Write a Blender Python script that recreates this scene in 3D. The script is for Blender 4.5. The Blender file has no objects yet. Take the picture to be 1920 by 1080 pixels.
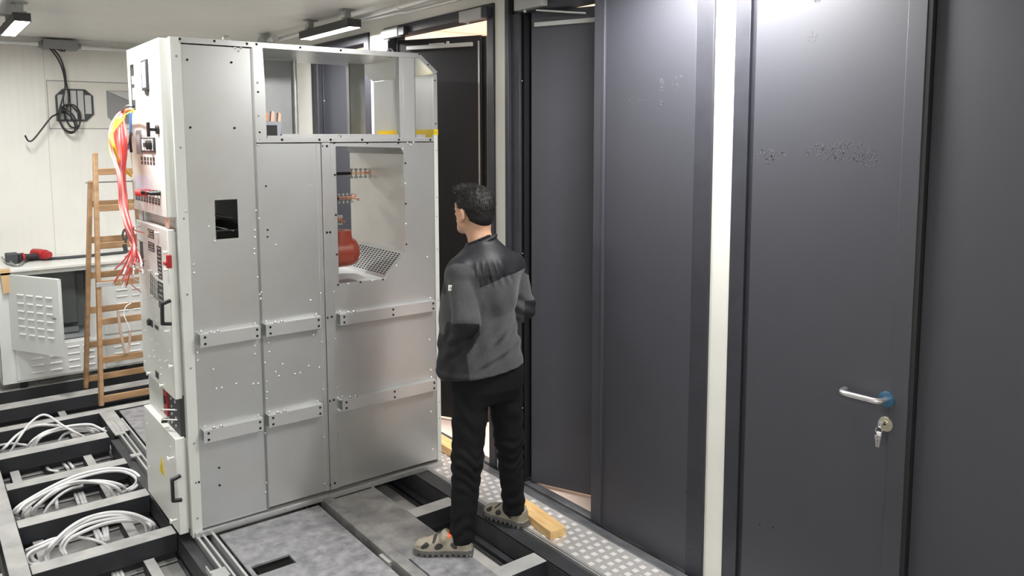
import bpy, bmesh, math, random
import numpy as np
from mathutils import Vector, Matrix
random.seed(7); np.random.seed(7)
S = bpy.context.scene
C = S.collection
PI = math.pi

# ------------------------------------------------------------------ camera
# world: door wall is the plane X = 2.694, back wall the plane Y = 7.65, beam tops z = 0
CH = 1.93
FPX, CX, CY = 1480.7, 918.6, 415.0
AX = np.array([[0.80355991, -0.06613499, 0.59153837],
               [-0.59519933, -0.08025237, 0.7995607],
               [-0.00540658, -0.99457816, -0.10385109]])   # rows: world axes, columns: right, down, forward
cd = bpy.data.cameras.new('camera'); cam = bpy.data.objects.new('camera', cd); C.objects.link(cam)
m = Matrix.Identity(4)
for i in range(3):
    m[i][0] = AX[i][0]; m[i][1] = -AX[i][1]; m[i][2] = -AX[i][2]
m[0][3], m[1][3], m[2][3] = 0, 0, CH
cam.matrix_world = m
cd.sensor_fit = 'HORIZONTAL'; cd.sensor_width = 36; cd.lens = FPX / 1920 * 36
cd.shift_x = (960 - CX) / 1920; cd.shift_y = -(540 - CY) / 1920
cd.clip_start = 0.05; cd.clip_end = 60
S.camera = cam

def P(px, py, ax, val):
    """point of the photograph on the real plane (axis ax = val)"""
    d = AX @ np.array([(px - CX) / FPX, (py - CY) / FPX, 1.0]); c = np.array([0, 0, CH])
    return Vector(c + d * ((val - c[ax]) / d[ax]))

# ------------------------------------------------------------------ world, exposure
w = bpy.data.worlds.new('world'); S.world = w; w.use_nodes = True
w.node_tree.nodes['Background'].inputs[0].default_value = (0.9, 0.93, 1.0, 1)
w.node_tree.nodes['Background'].inputs[1].default_value = 0.25
S.view_settings.view_transform = 'Standard'; S.view_settings.look = 'None'
S.view_settings.gamma = 1; S.view_settings.use_curve_mapping = False
S.view_settings.exposure = 0.12

LAMP_W = 36.0       # power of one ceiling batten
# ------------------------------------------------------------------ materials
def mat(name, col, rough=0.5, metal=0.0, var=0.0, scale=6.0, bump=0.0, bscale=None, spec=0.5,
        emit=0.0, col2=None, stretch=(1, 1, 1), dust=None, rvar=0.0, coat=0.0, aniso=0.0, sheen=0.0):
    m = bpy.data.materials.new(name); m.use_nodes = True
    nt = m.node_tree; b = nt.nodes['Principled BSDF']
    b.inputs['Base Color'].default_value = (*col, 1)
    b.inputs['Roughness'].default_value = rough; b.inputs['Metallic'].default_value = metal
    b.inputs['Specular IOR Level'].default_value = spec
    b.inputs['Coat Weight'].default_value = coat
    b.inputs['Sheen Weight'].default_value = sheen
    if emit:
        b.inputs['Emission Color'].default_value = (*col, 1); b.inputs['Emission Strength'].default_value = emit
    tc = nt.nodes.new('ShaderNodeTexCoord'); mp = nt.nodes.new('ShaderNodeMapping')
    mp.inputs['Scale'].default_value = stretch
    nt.links.new(tc.outputs['Object'], mp.inputs[0])
    colout = None
    if var or col2:
        n = nt.nodes.new('ShaderNodeTexNoise'); n.inputs['Scale'].default_value = scale
        n.inputs['Detail'].default_value = 6; n.inputs['Roughness'].default_value = 0.6
        nt.links.new(mp.outputs[0], n.inputs[0])
        rp = nt.nodes.new('ShaderNodeMapRange'); rp.inputs[1].default_value = 0.32; rp.inputs[2].default_value = 0.68
        nt.links.new(n.outputs[0], rp.inputs[0])
        mx = nt.nodes.new('ShaderNodeMix'); mx.data_type = 'RGBA'
        c2 = col2 or tuple(c * (1 - var) for c in col)
        mx.inputs['A'].default_value = (*col, 1); mx.inputs['B'].default_value = (*c2, 1)
        nt.links.new(rp.outputs[0], mx.inputs['Factor'])
        colout = mx.outputs['Result']
        if rvar:
            r2 = nt.nodes.new('ShaderNodeMapRange'); r2.inputs[3].default_value = rough - rvar; r2.inputs[4].default_value = rough + rvar
            nt.links.new(rp.outputs[0], r2.inputs[0]); nt.links.new(r2.outputs[0], b.inputs['Roughness'])
    if dust:   # dusty, worn upward faces
        g = nt.nodes.new('ShaderNodeNewGeometry'); sx = nt.nodes.new('ShaderNodeSeparateXYZ')
        nt.links.new(g.outputs['Normal'], sx.inputs[0])
        mr = nt.nodes.new('ShaderNodeMapRange'); mr.inputs[1].default_value = 0.6; mr.inputs[2].default_value = 0.95
        nt.links.new(sx.outputs['Z'], mr.inputs[0])
        n3 = nt.nodes.new('ShaderNodeTexNoise'); n3.inputs['Scale'].default_value = 9; n3.inputs['Detail'].default_value = 8
        nt.links.new(tc.outputs['Object'], n3.inputs[0])
        m3 = nt.nodes.new('ShaderNodeMapRange'); m3.inputs[1].default_value = 0.2; m3.inputs[2].default_value = 0.75; m3.inputs[3].default_value = .55
        nt.links.new(n3.outputs[0], m3.inputs[0])
        mu = nt.nodes.new('ShaderNodeMath'); mu.operation = 'MULTIPLY'
        nt.links.new(mr.outputs[0], mu.inputs[0]); nt.links.new(m3.outputs[0], mu.inputs[1])
        m2 = nt.nodes.new('ShaderNodeMix'); m2.data_type = 'RGBA'
        m2.inputs['A'].default_value = (*col, 1); m2.inputs['B'].default_value = (*dust, 1)
        if colout: nt.links.new(colout, m2.inputs['A'])
        nt.links.new(mu.outputs[0], m2.inputs['Factor']); colout = m2.outputs['Result']
    if colout: nt.links.new(colout, b.inputs['Base Color'])
    if bump:
        nb = nt.nodes.new('ShaderNodeTexNoise'); nb.inputs['Scale'].default_value = bscale or scale * 4; nb.inputs['Detail'].default_value = 4
        nt.links.new(mp.outputs[0], nb.inputs[0])
        bp = nt.nodes.new('ShaderNodeBump'); bp.inputs['Strength'].default_value = bump; bp.inputs['Distance'].default_value = 0.01
        nt.links.new(nb.outputs[0], bp.inputs['Height']); nt.links.new(bp.outputs[0], b.inputs['Normal'])
    return m

def ribbed(name, col, rough, axis, period, depth, seams=None, seamw=0.01, line=(0.3, 0.3, 0.28)):
    """sandwich-panel sheet: fine ribs along one direction and panel joints"""
    m = mat(name, col, rough, var=0.08, scale=1.5)
    nt = m.node_tree; b = nt.nodes['Principled BSDF']
    tc = nt.nodes.new('ShaderNodeTexCoord'); sx = nt.nodes.new('ShaderNodeSeparateXYZ'); nt.links.new(tc.outputs['Object'], sx.inputs[0])
    mu = nt.nodes.new('ShaderNodeMath'); mu.operation = 'MULTIPLY'; mu.inputs[1].default_value = 2 * PI / period
    nt.links.new(sx.outputs[axis], mu.inputs[0])
    si = nt.nodes.new('ShaderNodeMath'); si.operation = 'SINE'; nt.links.new(mu.outputs[0], si.inputs[0])
    bp = nt.nodes.new('ShaderNodeBump'); bp.inputs['Strength'].default_value = 1; bp.inputs['Distance'].default_value = depth
    nt.links.new(si.outputs[0], bp.inputs['Height']); nt.links.new(bp.outputs[0], b.inputs['Normal'])
    if seams:
        mo = nt.nodes.new('ShaderNodeMath'); mo.operation = 'PINGPONG'; mo.inputs[1].default_value = seams / 2
        nt.links.new(sx.outputs[axis], mo.inputs[0])
        lt = nt.nodes.new('ShaderNodeMath'); lt.operation = 'LESS_THAN'; lt.inputs[1].default_value = seamw / 2
        nt.links.new(mo.outputs[0], lt.inputs[0])
        mx = nt.nodes.new('ShaderNodeMix'); mx.data_type = 'RGBA'; mx.inputs['B'].default_value = (*line, 1)
        old = b.inputs['Base Color'].links[0].from_socket
        nt.links.new(old, mx.inputs['A']); nt.links.new(lt.outputs[0], mx.inputs['Factor']); nt.links.new(mx.outputs['Result'], b.inputs['Base Color'])
    return m

M = dict(
    wall=ribbed('wall_panel', (0.74, 0.738, 0.70), 0.5, 'X', 0.055, 0.0006, 1.0, 0.004, (0.45, 0.45, 0.42)),
    wallr=mat('door_wall_panel', (0.75, 0.745, 0.70), 0.5, var=0.04),
    ceil=ribbed('ceiling_panel', (0.84, 0.84, 0.81), 0.28, 'Y', 0.045, 0.0012, 1.0, 0.012, (0.75, 0.75, 0.72)),
    galv=mat('galvanised_sheet', (0.62, 0.635, 0.65), 0.33, 0.66, scale=1.6, col2=(0.565, 0.565, 0.545)),
    galv2=mat('bright_galvanised', (0.70, 0.71, 0.71), 0.30, 0.6, var=0.08, scale=5),
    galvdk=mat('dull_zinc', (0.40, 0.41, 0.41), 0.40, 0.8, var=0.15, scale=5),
    rivet=mat('zinc_rivet', (0.8, 0.8, 0.8), 0.25, 0.7),
    white=mat('grey_white_enamel', (0.72, 0.73, 0.70), 0.38, var=0.03, scale=4),
    white2=mat('off_white_enamel', (0.66, 0.68, 0.65), 0.42, var=0.04, scale=3),
    plast=mat('white_plastic', (0.8, 0.8, 0.78), 0.4),
    hole=mat('dark_hole', (0.01, 0.01, 0.012), 0.9),
    black=mat('black_plastic', (0.016, 0.016, 0.018), 0.35),
    dark=mat('dark_interior', (0.05, 0.055, 0.06), 0.6),
    grey=mat('grey_plastic', (0.24, 0.245, 0.25), 0.5),
    door=mat('anthracite_paint', (0.036, 0.037, 0.050), 0.56, var=0.08, scale=3, rvar=0.03, bump=0.01, bscale=160, spec=0.8),
    doordk=mat('near_black_door', (0.010, 0.010, 0.012), 0.5, var=0.15, scale=4, spec=0.3),  # near-black variant of the door colour, used on the door 3 leaf only
    frame=mat('anthracite_frame', (0.034, 0.035, 0.046), 0.45, var=0.25, scale=10, bump=0.02, bscale=120),
    smudge=mat('hand_smudge', (0.105, 0.105, 0.118), 0.9, var=0.3, scale=60),
    beam=mat('primed_steel', (0.026, 0.028, 0.034), 0.5, var=0.3, scale=8, dust=(0.44, 0.44, 0.43)),
    plate=mat('steel_plate', (0.17, 0.173, 0.19), 0.42, 0.25, scale=15, col2=(0.38, 0.38, 0.395), rvar=0.08, bump=0.03, bscale=25),
    plate2=mat('worn_steel_plate', (0.34, 0.335, 0.32), 0.45, 0.2, scale=7, col2=(0.14, 0.14, 0.15), rvar=0.06),
    beamd=mat('channel_steel', (0.040, 0.042, 0.048), 0.5, var=0.4, scale=14),
    bay=mat('pale_bay_sheet', (0.52, 0.50, 0.47), 0.5, 0.1, scale=6, col2=(0.34, 0.33, 0.31)),
    deck=mat('galvanised_deck', (0.34, 0.335, 0.32), 0.45, 0.3, scale=5, col2=(0.16, 0.16, 0.165)),
    alu=mat('mill_aluminium', (0.60, 0.58, 0.575), 0.38, 0.45, var=0.1, scale=12),
    tread=mat('tread_pad', (0.95, 0.94, 0.93), 0.42, 0.4),
    sill=mat('worn_sill', (0.20, 0.205, 0.22), 0.38, 0.4, var=0.5, scale=22, stretch=(1, .3, 1)),
    wood=mat('ladder_wood', (0.42, 0.26, 0.135), 0.55, scale=5, col2=(0.25, 0.145, 0.07), stretch=(1, 4, 4), bump=.03),
    pine=mat('pine_offcut', (0.80, 0.56, 0.28), 0.6, scale=7, col2=(0.62, 0.38, 0.15), stretch=(6, 1, 6), bump=.03),
    cable=mat('pale_grey_cable', (0.68, 0.68, 0.69), 0.4),
    bcable=mat('black_cable', (0.013, 0.013, 0.014), 0.4),
    red=mat('red_insulation', (0.85, 0.10, 0.10), 0.45), pink=mat('pink_insulation', (0.88, 0.30, 0.29), 0.45),
    yellow=mat('yellow_insulation', (0.9, 0.62, 0.02), 0.4), green=mat('green_insulation', (0.35, 0.65, 0.1), 0.45),
    blue=mat('blue_insulation', (0.08, 0.25, 0.6), 0.45),
    bush=mat('red_epoxy', (0.27, 0.042, 0.022), 0.4, var=.15), copper=mat('copper', (0.85, 0.38, 0.22), 0.28, 0.9, var=.2, scale=30),
    copperl=mat('pale_copper', (0.85, 0.55, 0.42), 0.35, 0.6),
    ypaint=mat('yellow_paint', (0.85, 0.62, 0.0), 0.4), redp=mat('red_plastic', (0.40, 0.02, 0.025), 0.35),
    label=mat('label_black', (0.03, 0.03, 0.03), 0.5), lgrey=mat('label_grey', (0.38, 0.38, 0.38), 0.5),
    lcd=mat('display_blue_grey', (0.24, 0.27, 0.36), 0.25), paper=mat('label_paper', (0.68, 0.70, 0.80), 0.6),
    steel=mat('satin_steel', (0.78, 0.75, 0.76), 0.22, 0.9), brass=mat('nickel_brass', (0.62, 0.58, 0.47), 0.28, 0.85),
    bluef=mat('blue_film', (0.028, 0.10, 0.18), 0.3, 0.2), tape=mat('brown_tape', (0.62, 0.42, 0.22), 0.45),
    lampb=mat('lamp_body', (0.035, 0.035, 0.036), 0.45), closer=mat('closer_grey', (0.42, 0.43, 0.42), 0.42, 0.2),
    hallw=None, hallf=mat('hall_floor', (0.86, 0.70, 0.62), 0.7, var=0.08, scale=2),
    fleece=mat('heather_fleece', (0.028, 0.029, 0.032), 0.95, scale=260, col2=(0.062, 0.064, 0.069), bump=0.2, bscale=300, sheen=0.12),
    nylon=mat('black_nylon', (0.011, 0.0115, 0.015), 0.55, var=0.2, scale=30, bump=0.10, bscale=50, spec=0.35),
    denim=mat('black_denim', (0.006, 0.006, 0.0075), 0.85, spec=.25, var=0.35, scale=40, bump=0.1, bscale=300),
    skin=mat('skin', (0.50, 0.29, 0.19), 0.5, var=0.1, scale=18), hair=mat('black_hair', (0.008, 0.0075, 0.0075), 0.6, var=0.4, scale=80, bump=0.3, bscale=120, spec=.35),
    shoe=mat('taupe_suede', (0.30, 0.27, 0.21), 0.85, var=0.12, scale=30), sole=mat('rubber_sole', (0.15, 0.147, 0.143), 0.7, var=.4, scale=30),
    mesh=mat('black_mesh', (0.03, 0.03, 0.03), 0.8), lace=mat('orange_lace', (0.8, 0.14, 0.05), 0.6),
    eye=mat('eye', (0.7, 0.7, 0.68), 0.2), lip=mat('lip', (0.42, 0.16, 0.13), 0.5),
    led=mat('led_diffuser', (1.0, 0.97, 0.93), 0.4, emit=9.0),
)
M['hallw'] = ribbed('hall_cladding', (0.84, 0.64, 0.50), 0.6, 'Z', 0.20, 0.006, 0.20, 0.02, (0.66, 0.47, 0.36))

# ------------------------------------------------------------------ helpers
class MB:
    def __init__(s): s.bm = bmesh.new(); s.mi = 0
    def _q(s, vs, fs):
        v = [s.bm.verts.new(p) for p in vs]
        for f in fs:
            try: fc = s.bm.faces.new([v[i] for i in f]); fc.material_index = s.mi
            except ValueError: pass
        return v
    def box(s, x0, x1, y0, y1, z0, z1, M4=None):
        vs = [Vector((x, y, z)) for x in (x0, x1) for y in (y0, y1) for z in (z0, z1)]
        if M4 is not None: vs = [M4 @ v for v in vs]
        s._q(vs, [(0, 1, 3, 2), (4, 6, 7, 5), (0, 4, 5, 1), (2, 3, 7, 6), (0, 2, 6, 4), (1, 5, 7, 3)]); return s
    def bar(s, a, b, w, h, up=(0, 0, 1)):
        """rectangular bar from a to b, w sideways, h along 'up'"""
        a = Vector(a); b = Vector(b); d = (b - a); L = d.length; d.normalize()
        sd = d.cross(Vector(up)).normalized(); u = sd.cross(d).normalized()
        M4 = Matrix((( sd.x, d.x, u.x, a.x), (sd.y, d.y, u.y, a.y), (sd.z, d.z, u.z, a.z), (0, 0, 0, 1)))
        return s.box(-w / 2, w / 2, 0, L, -h / 2, h / 2, M4)
    def cyl(s, a, b, r, r2=None, n=16, cap=True):
        a = Vector(a); b = Vector(b); r2 = r if r2 is None else r2
        d = (b - a).normalized(); x = d.orthogonal().normalized(); y = d.cross(x)
        vs = []
        for c, rr in ((a, r), (b, r2)):
            for i in range(n):
                t = 2 * PI * i / n; vs.append(c + x * math.cos(t) * rr + y * math.sin(t) * rr)
        fs = [(i, (i + 1) % n, n + (i + 1) % n, n + i) for i in range(n)]
        if cap: fs += [tuple(range(n))[::-1], tuple(range(n, 2 * n))]
        s._q(vs, fs); return s
    def dome(s, c, nrm, r, h=None, n=8):
        h = h or r * 0.6; d = Vector(nrm).normalized(); x = d.orthogonal().normalized(); y = d.cross(x); c = Vector(c)
        vs = []
        for k, (q, hh) in enumerate(((1, 0), (0.75, 0.62))):
            for i in range(n):
                t = 2 * PI * i / n; vs.append(c + (x * math.cos(t) + y * math.sin(t)) * r * q + d * h * hh)
        vs.append(c + d * h)
        fs = [(i, (i + 1) % n, n + (i + 1) % n, n + i) for i in range(n)] + [(n + i, n + (i + 1) % n, 2 * n) for i in range(n)]
        s._q(vs, fs); return s
    def disc(s, c, nrm, r, n=10, h=0.0012):
        d = Vector(nrm).normalized(); c = Vector(c); return s.cyl(c, c + d * h, r, n=n)
    def prism(s, poly, ext):
        ext = Vector(ext); n = len(poly); vs = [Vector(p) for p in poly] + [Vector(p) + ext for p in poly]
        s._q(vs, [tuple(range(n)), tuple(range(n, 2 * n))[::-1]] + [(i, n + i, n + (i + 1) % n, (i + 1) % n) for i in range(n)]); return s
    def holed(s, outer, holes, ext):
        """sheet with real holes: outer and hole loops in one plane, extruded by ext"""
        ext = Vector(ext); tb = bmesh.new(); es = []
        for lp in [outer] + holes:
            v = [tb.verts.new(p) for p in lp]
            es += [tb.edges.new((v[i], v[(i + 1) % len(v)])) for i in range(len(v))]
        bmesh.ops.triangle_fill(tb, use_beauty=True, use_dissolve=False, edges=es)
        tb.verts.ensure_lookup_table(); tb.verts.index_update()
        vs = [v.co.copy() for v in tb.verts]; fs = [tuple(v.index for v in f.verts) for f in tb.faces]; tb.free()
        n = len(vs); s._q(vs + [v + ext for v in vs], fs + [tuple(i + n for i in f)[::-1] for f in fs])
        k = 0; off = len(s.bm.verts) - 2 * n; s.bm.verts.ensure_lookup_table()
        for lp in [outer] + holes:
            L = len(lp)
            for i in range(L):
                a, b = off + k + i, off + k + (i + 1) % L
                f = s.bm.faces.new([s.bm.verts[j] for j in (a, b, b + n, a + n)]); f.material_index = s.mi
            k += L
        return s
    def tube(s, pts, r, n=8, sub=6, cap=True):
        pts = [Vector(p) for p in pts]
        if sub > 1 and len(pts) > 2:
            q = []; pp = [pts[0] * 2 - pts[1]] + pts + [pts[-1] * 2 - pts[-2]]
            for i in range(1, len(pp) - 2):
                p0, p1, p2, p3 = pp[i - 1:i + 3]
                for k in range(sub):
                    t = k / sub
                    q.append(0.5 * ((2 * p1) + (p2 - p0) * t + (2 * p0 - 5 * p1 + 4 * p2 - p3) * t * t + (3 * p1 - p0 - 3 * p2 + p3) * t ** 3))
            pts = q + [pts[-1]]
        d = (pts[1] - pts[0]).normalized(); x = d.orthogonal().normalized(); vs = []
        rr = r if callable(r) else (lambda t: r)
        for i, p in enumerate(pts):
            a = pts[max(i - 1, 0)]; b = pts[min(i + 1, len(pts) - 1)]; nd = (b - a)
            if nd.length > 1e-9: d = nd.normalized()
            x = (x - d * x.dot(d)); x = x.normalized() if x.length > 1e-6 else d.orthogonal().normalized(); y = d.cross(x)
            q = rr(i / (len(pts) - 1))
            for k in range(n):
                t = 2 * PI * k / n; vs.append(p + (x * math.cos(t) + y * math.sin(t)) * q)
        N = len(pts); fs = [(i * n + k, i * n + (k + 1) % n, (i + 1) * n + (k + 1) % n, (i + 1) * n + k) for i in range(N - 1) for k in range(n)]
        if cap: fs += [tuple(range(n))[::-1], tuple(range((N - 1) * n, N * n))]
        s._q(vs, fs); return s
    def build(s, name, mats, parent=None, bevel=0.0, smooth=True, **kw):
        mats = mats if isinstance(mats, (list, tuple)) else [mats]
        bmesh.ops.recalc_face_normals(s.bm, faces=s.bm.faces)
        me = bpy.data.meshes.new(name); s.bm.to_mesh(me); s.bm.free()
        for q in mats: me.materials.append(q)
        o = bpy.data.objects.new(name, me); C.objects.link(o)
        if parent is not None:
            o.parent = parent
            r = parent
            off = Vector((0, 0, 0))
            while r is not None: off += r.location; r = r.parent
            me.transform(Matrix.Translation(-off))
        if smooth:
            for f in me.polygons: f.use_smooth = True
            try: me.set_sharp_from_angle(angle=math.radians(48))
            except Exception: pass
        if bevel:
            b = o.modifiers.new('bevel', 'BEVEL'); b.width = bevel; b.segments = 2; b.limit_method = 'ANGLE'; b.angle_limit = math.radians(50)
            b.harden_normals = False
        for k, v in kw.items(): o[k] = v
        return o

def empty(name, loc, label, cat, group=None):
    o = bpy.data.objects.new(name, None); C.objects.link(o); o.location = loc; o.empty_display_size = 0.1
    o['label'] = label; o['category'] = cat
    if group: o['group'] = group
    return o
def rep(n): return dict(group=n)
ST = dict(kind='structure')

# ------------------------------------------------------------------ room shell
XW, YB, ZC = 2.694, 7.65, 2.79
XL, YN = -1.7, -1.6
b = MB(); b.box(XL, XW + .12, YN, YB, -0.30, -0.145); b.build('floor', M['deck'], **ST)
b = MB(); b.box(XL - .1, XW + .12, YN - .1, YB + .1, ZC, ZC + .1); b.build('ceiling', M['ceil'], **ST)
b = MB(); b.box(XL - .1, XW + .12, YB, YB + .1, -.3, ZC); b.build('wall_back', M['wall'], **ST)
b = MB(); b.box(XL - .1, XL, YN, YB, -.3, ZC); b.build('wall_left', M['wallr'], **ST)
b = MB(); b.box(XL, XW + .12, YN - .1, YN, -.3, ZC); b.build('wall_near', M['wallr'], **ST)
# door wall with its four openings; (y0, y1) of each frame, near to far
DOORS = [(0.45, 1.982), (2.086, 3.479), (3.583, 4.83), (5.05, 6.031)]
HZ = 2.68
b = MB(); ys = [YN] + [v for d in DOORS for v in d] + [YB]
for i in range(0, len(ys), 2): b.box(XW, XW + .12, ys[i], ys[i + 1], -.3, ZC)
for d in DOORS: b.box(XW, XW + .12, d[0], d[1], HZ, ZC); b.box(XW, XW + .045, d[0], d[1], -.3, -0.06)
b.build('wall_right', M['wallr'], **ST)
# the hall outside
b = MB(); b.box(2.742, 9, -2, 9, -0.35, -0.012); b.build('floor', M['hallf'], **ST)
b = MB(); b.box(6.5, 6.6, -2, 9, -.06, 5); b.box(XW + .12, 6.5, 8.0, 8.1, -.06, 5); b.build('wall_hall', M['hallw'], **ST)

def area(name, loc, size, size_y, power, rot=(0, 0, 0), col=(1, 1, 1), parent=None):
    l = bpy.data.lights.new(name, 'AREA'); l.shape = 'RECTANGLE'; l.size = size; l.size_y = size_y; l.energy = power; l.color = col
    o = bpy.data.objects.new(name, l); C.objects.link(o); o.location = loc; o.rotation_euler = rot
    if parent is not None: o.parent = parent
    return o
area('hall_light', (4.6, 4.0, 4.6), 2.5, 6, 420, col=(1.0, 0.93, 0.86))

# ------------------------------------------------------------------ doors
def frame_box(b, y0, y1, t=.075, hz=HZ):
    """pressed steel frame: face flange, stop and rebate"""
    x0 = XW - .014
    for (a, c, s) in ((y0, y0 + t, 1), (y1 - t, y1, -1)):
        b.box(x0, XW + .11, a, c, -.03, hz)
        e = c if s > 0 else a
        b.box(XW + .045, XW + .11, min(e, e + s * .022), max(e, e + s * .022), -.03, hz - t)
    b.box(x0, XW + .11, y0 + t, y1 - t, hz - t, hz)

def leaf(name, hinge, ang, width, z0=.012, z1=2.597, th=.05, parent=None, flange='free', label=None, m='door'):
    """door leaf from its far hinge towards the near end, swung outward by ang degrees"""
    t = math.radians(ang); d = Vector((math.sin(t), -math.cos(t), 0)); n = Vector((-math.cos(t), -math.sin(t), 0))  # n towards the room
    R = Matrix(((n.x, d.x, 0, hinge[0]), (n.y, d.y, 0, hinge[1]), (0, 0, 1, 0), (0, 0, 0, 1)))
    b = MB()
    b.box(-th, 0, 0.012, width - .012, z0, z1, R)
    b.box(-th - .012, -th + .006, -0.0, width + .016, z0, z1 - .004, R)
    kw = {'label': label} if label else {}
    o = b.build(name, M[m], parent, bevel=.0015, **kw)
    return o, R

def door_closer(parent, y0, y1, yd=None):
    b = MB(); b.box(XW - .055, XW - .014, y0, y1, 2.600, 2.662)
    b.mi = 1
    if yd: b.box(XW - .05, XW - .014, yd[0], yd[1], 2.603, 2.657)
    b.mi = 2; b.cyl((XW - .035, (y0 * .3 + y1 * .7), 2.585), (XW - .035, (y0 * .3 + y1 * .7), 2.60), .008)
    return b.build('closer_body', [M['closer'], M['frame'], M['closer']], parent, bevel=.002, label='grey door closer body')

def smudges(parent, name, items, xf):
    b = MB()
    for (y, z, ry, rz_, n) in items:
        for k in range(n):
            a = random.uniform(0, 2 * PI); q = random.random() ** .5
            cy, cz = y + math.cos(a) * q * ry, z + math.sin(a) * q * rz_
            r = random.uniform(.0012, .0034)
            b.disc((xf, cy, cz), (-1, 0, 0), r, 6, .0004)
    b.build(name, M['smudge'], parent, smooth=False, kind='stuff')

# door 1: near double door, closed, with the handle
d1 = empty('door_1', (XW, .9, 0), 'near dark grey double steel door with lever handle and keys', 'door'); d1['kind'] = 'structure'
b = MB(); frame_box(b, *DOORS[0], t=.07); b.build('door_frame', M['frame'], d1, bevel=.002)
b = MB()
yA0, yA1 = 1.237, 1.905
b.box(XW - .030, XW + .03, yA0, 1.873, .012, 2.60)
b.box(XW - .036, XW - .030, yA0, yA0 + .062, .012, 2.60)      # overlapping meeting strip
lf = b.build('door_leaf', M['door'], d1, bevel=.002)
b = MB(); b.box(XW - .008, XW + .045, .53, 1.222, .012, 2.60)
b.build('door_leaf', M['door'], d1, bevel=.002)
b = MB(); b.box(XW - .0335, XW + .04, 1.222, 1.237, .012, 2.60); b.build('rubber_seal', M['black'], d1)
b = MB(); b.box(XW + .0, XW + .05, 1.873, 1.880, .0, 2.61); b.mi = 1; b.box(XW + .002, XW + .05, 1.880, 1.914, .0, 2.61); b.build('door_rebate', [M['black'], M['frame']], d1)
# handle set (on the near leaf)
xf = XW - .030
hc = P(1664, 748, 0, xf)
b = MB(); b.cyl((xf, hc.y, hc.z), (xf - .009, hc.y, hc.z), .027, n=32); b.cyl((xf - .009, hc.y, hc.z), (xf - .010, hc.y, hc.z), .024, n=32)
hs = b.build('handle_rose', M['bluef'], lf, bevel=.001, label='round rose under blue protective film')
he = P(1594, 733, 0, xf - .055)
b = MB()
b.tube([(xf - .006, hc.y, hc.z), (xf - .035, hc.y, hc.z), (xf - .053, hc.y + .014, hc.z), (xf - .058, hc.y + .045, hc.z + .001), (xf - .060, hc.y + .075, hc.z + .001),
        (xf - .060, hc.y + .115, hc.z + .001), (xf - .052, hc.y + .136, hc.z + .001), (xf - .030, hc.y + .142, hc.z + .001), (xf - .016, hc.y + .142, hc.z + .001)], .0098, n=16)
b.build('lever_handle', M['steel'], lf, label='satin steel lever handle')
kc = P(1662, 795, 0, xf)
b = MB(); b.cyl((xf, kc.y, kc.z), (xf - .008, kc.y, kc.z), .0265, .0245, n=32)
b.cyl((xf - .008, kc.y, kc.z + .006), (xf - .012, kc.y, kc.z + .006), .0085, n=16); b.box(xf - .012, xf - .008, kc.y - .005, kc.y + .005, kc.z - .022, kc.z + .004)
b.mi = 1; b.box(xf - .0125, xf - .0118, kc.y - .0012, kc.y + .0012, kc.z - .001, kc.z + .013)
b.build('lock_rose', [M['brass'], M['hole']], lf, bevel=.0008, label='round nickel lock rose')
ks = empty('key_ring', (xf - .018, kc.y + .012, kc.z - .02), 'bunch of small keys with white tag hanging from the steel door lock', 'keys')
kx, ky, kz = xf - .018, kc.y + .010, kc.z
b = MB(); b.box(kx + .003, kx + .006, ky - .003, ky + .011, kz - .014, kz + .012); b.box(kx - .012, kx + .006, ky + .002, ky + .005, kz - .004, kz + .006)
b.build('key', M['steel'], ks)
b = MB(); b.tube([(kx + .002 * math.sin(a), ky + .006 + .011 * math.cos(a), kz - .024 + .012 * math.sin(a)) for a in np.linspace(0, 2 * PI, 14)], .0011, n=6, sub=2); b.build('ring', M['steel'], ks)
b = MB(); b.box(kx - .002, kx + .003, ky - .002, ky + .012, kz - .042, kz - .029); b.build('tag', M['plast'], ks, label='white plastic tag')
for dy, a in ((-.003, .10), (.010, -.08)):
    b = MB(); T = Matrix.Translation((kx, ky + .005 + dy, kz - .042)) @ Matrix.Rotation(a, 4, 'X')
    b.box(-.001, .001, -.005, .005, -.016, 0, T); b.box(-.001, .001, -.0035, .0030, -.042, -.016, T); b.box(-.001, .001, -.005, -.003, -.036, -.030, T); b.box(-.001, .001, -.0048, -.003, -.026, -.022, T)
    b.build('key', M['steel'], ks)
smudges(lf, 'dust_smudges', [(1.52, 1.88, .13, .035, 240), (1.80, 1.85, .03, .02, 40), (1.80, 1.86, .07, .03, 60), (1.63, 2.42, .02, .015, 22), (1.64, 2.29, .02, .02, 24), (1.42, 1.85, .05, .03, 40)], xf - .0002)
b = MB()
for (px, py) in ((1450, 989), (1425, 984), (1375, 972)): 
    q = P(px, py, 0, XW - .03); b.disc((XW - .0305 if q.y < 1.88 else XW - .0145, q.y, q.z), (-1, 0, 0), .0035)
b.build('screw_hole', M['hole'], lf)

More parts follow.
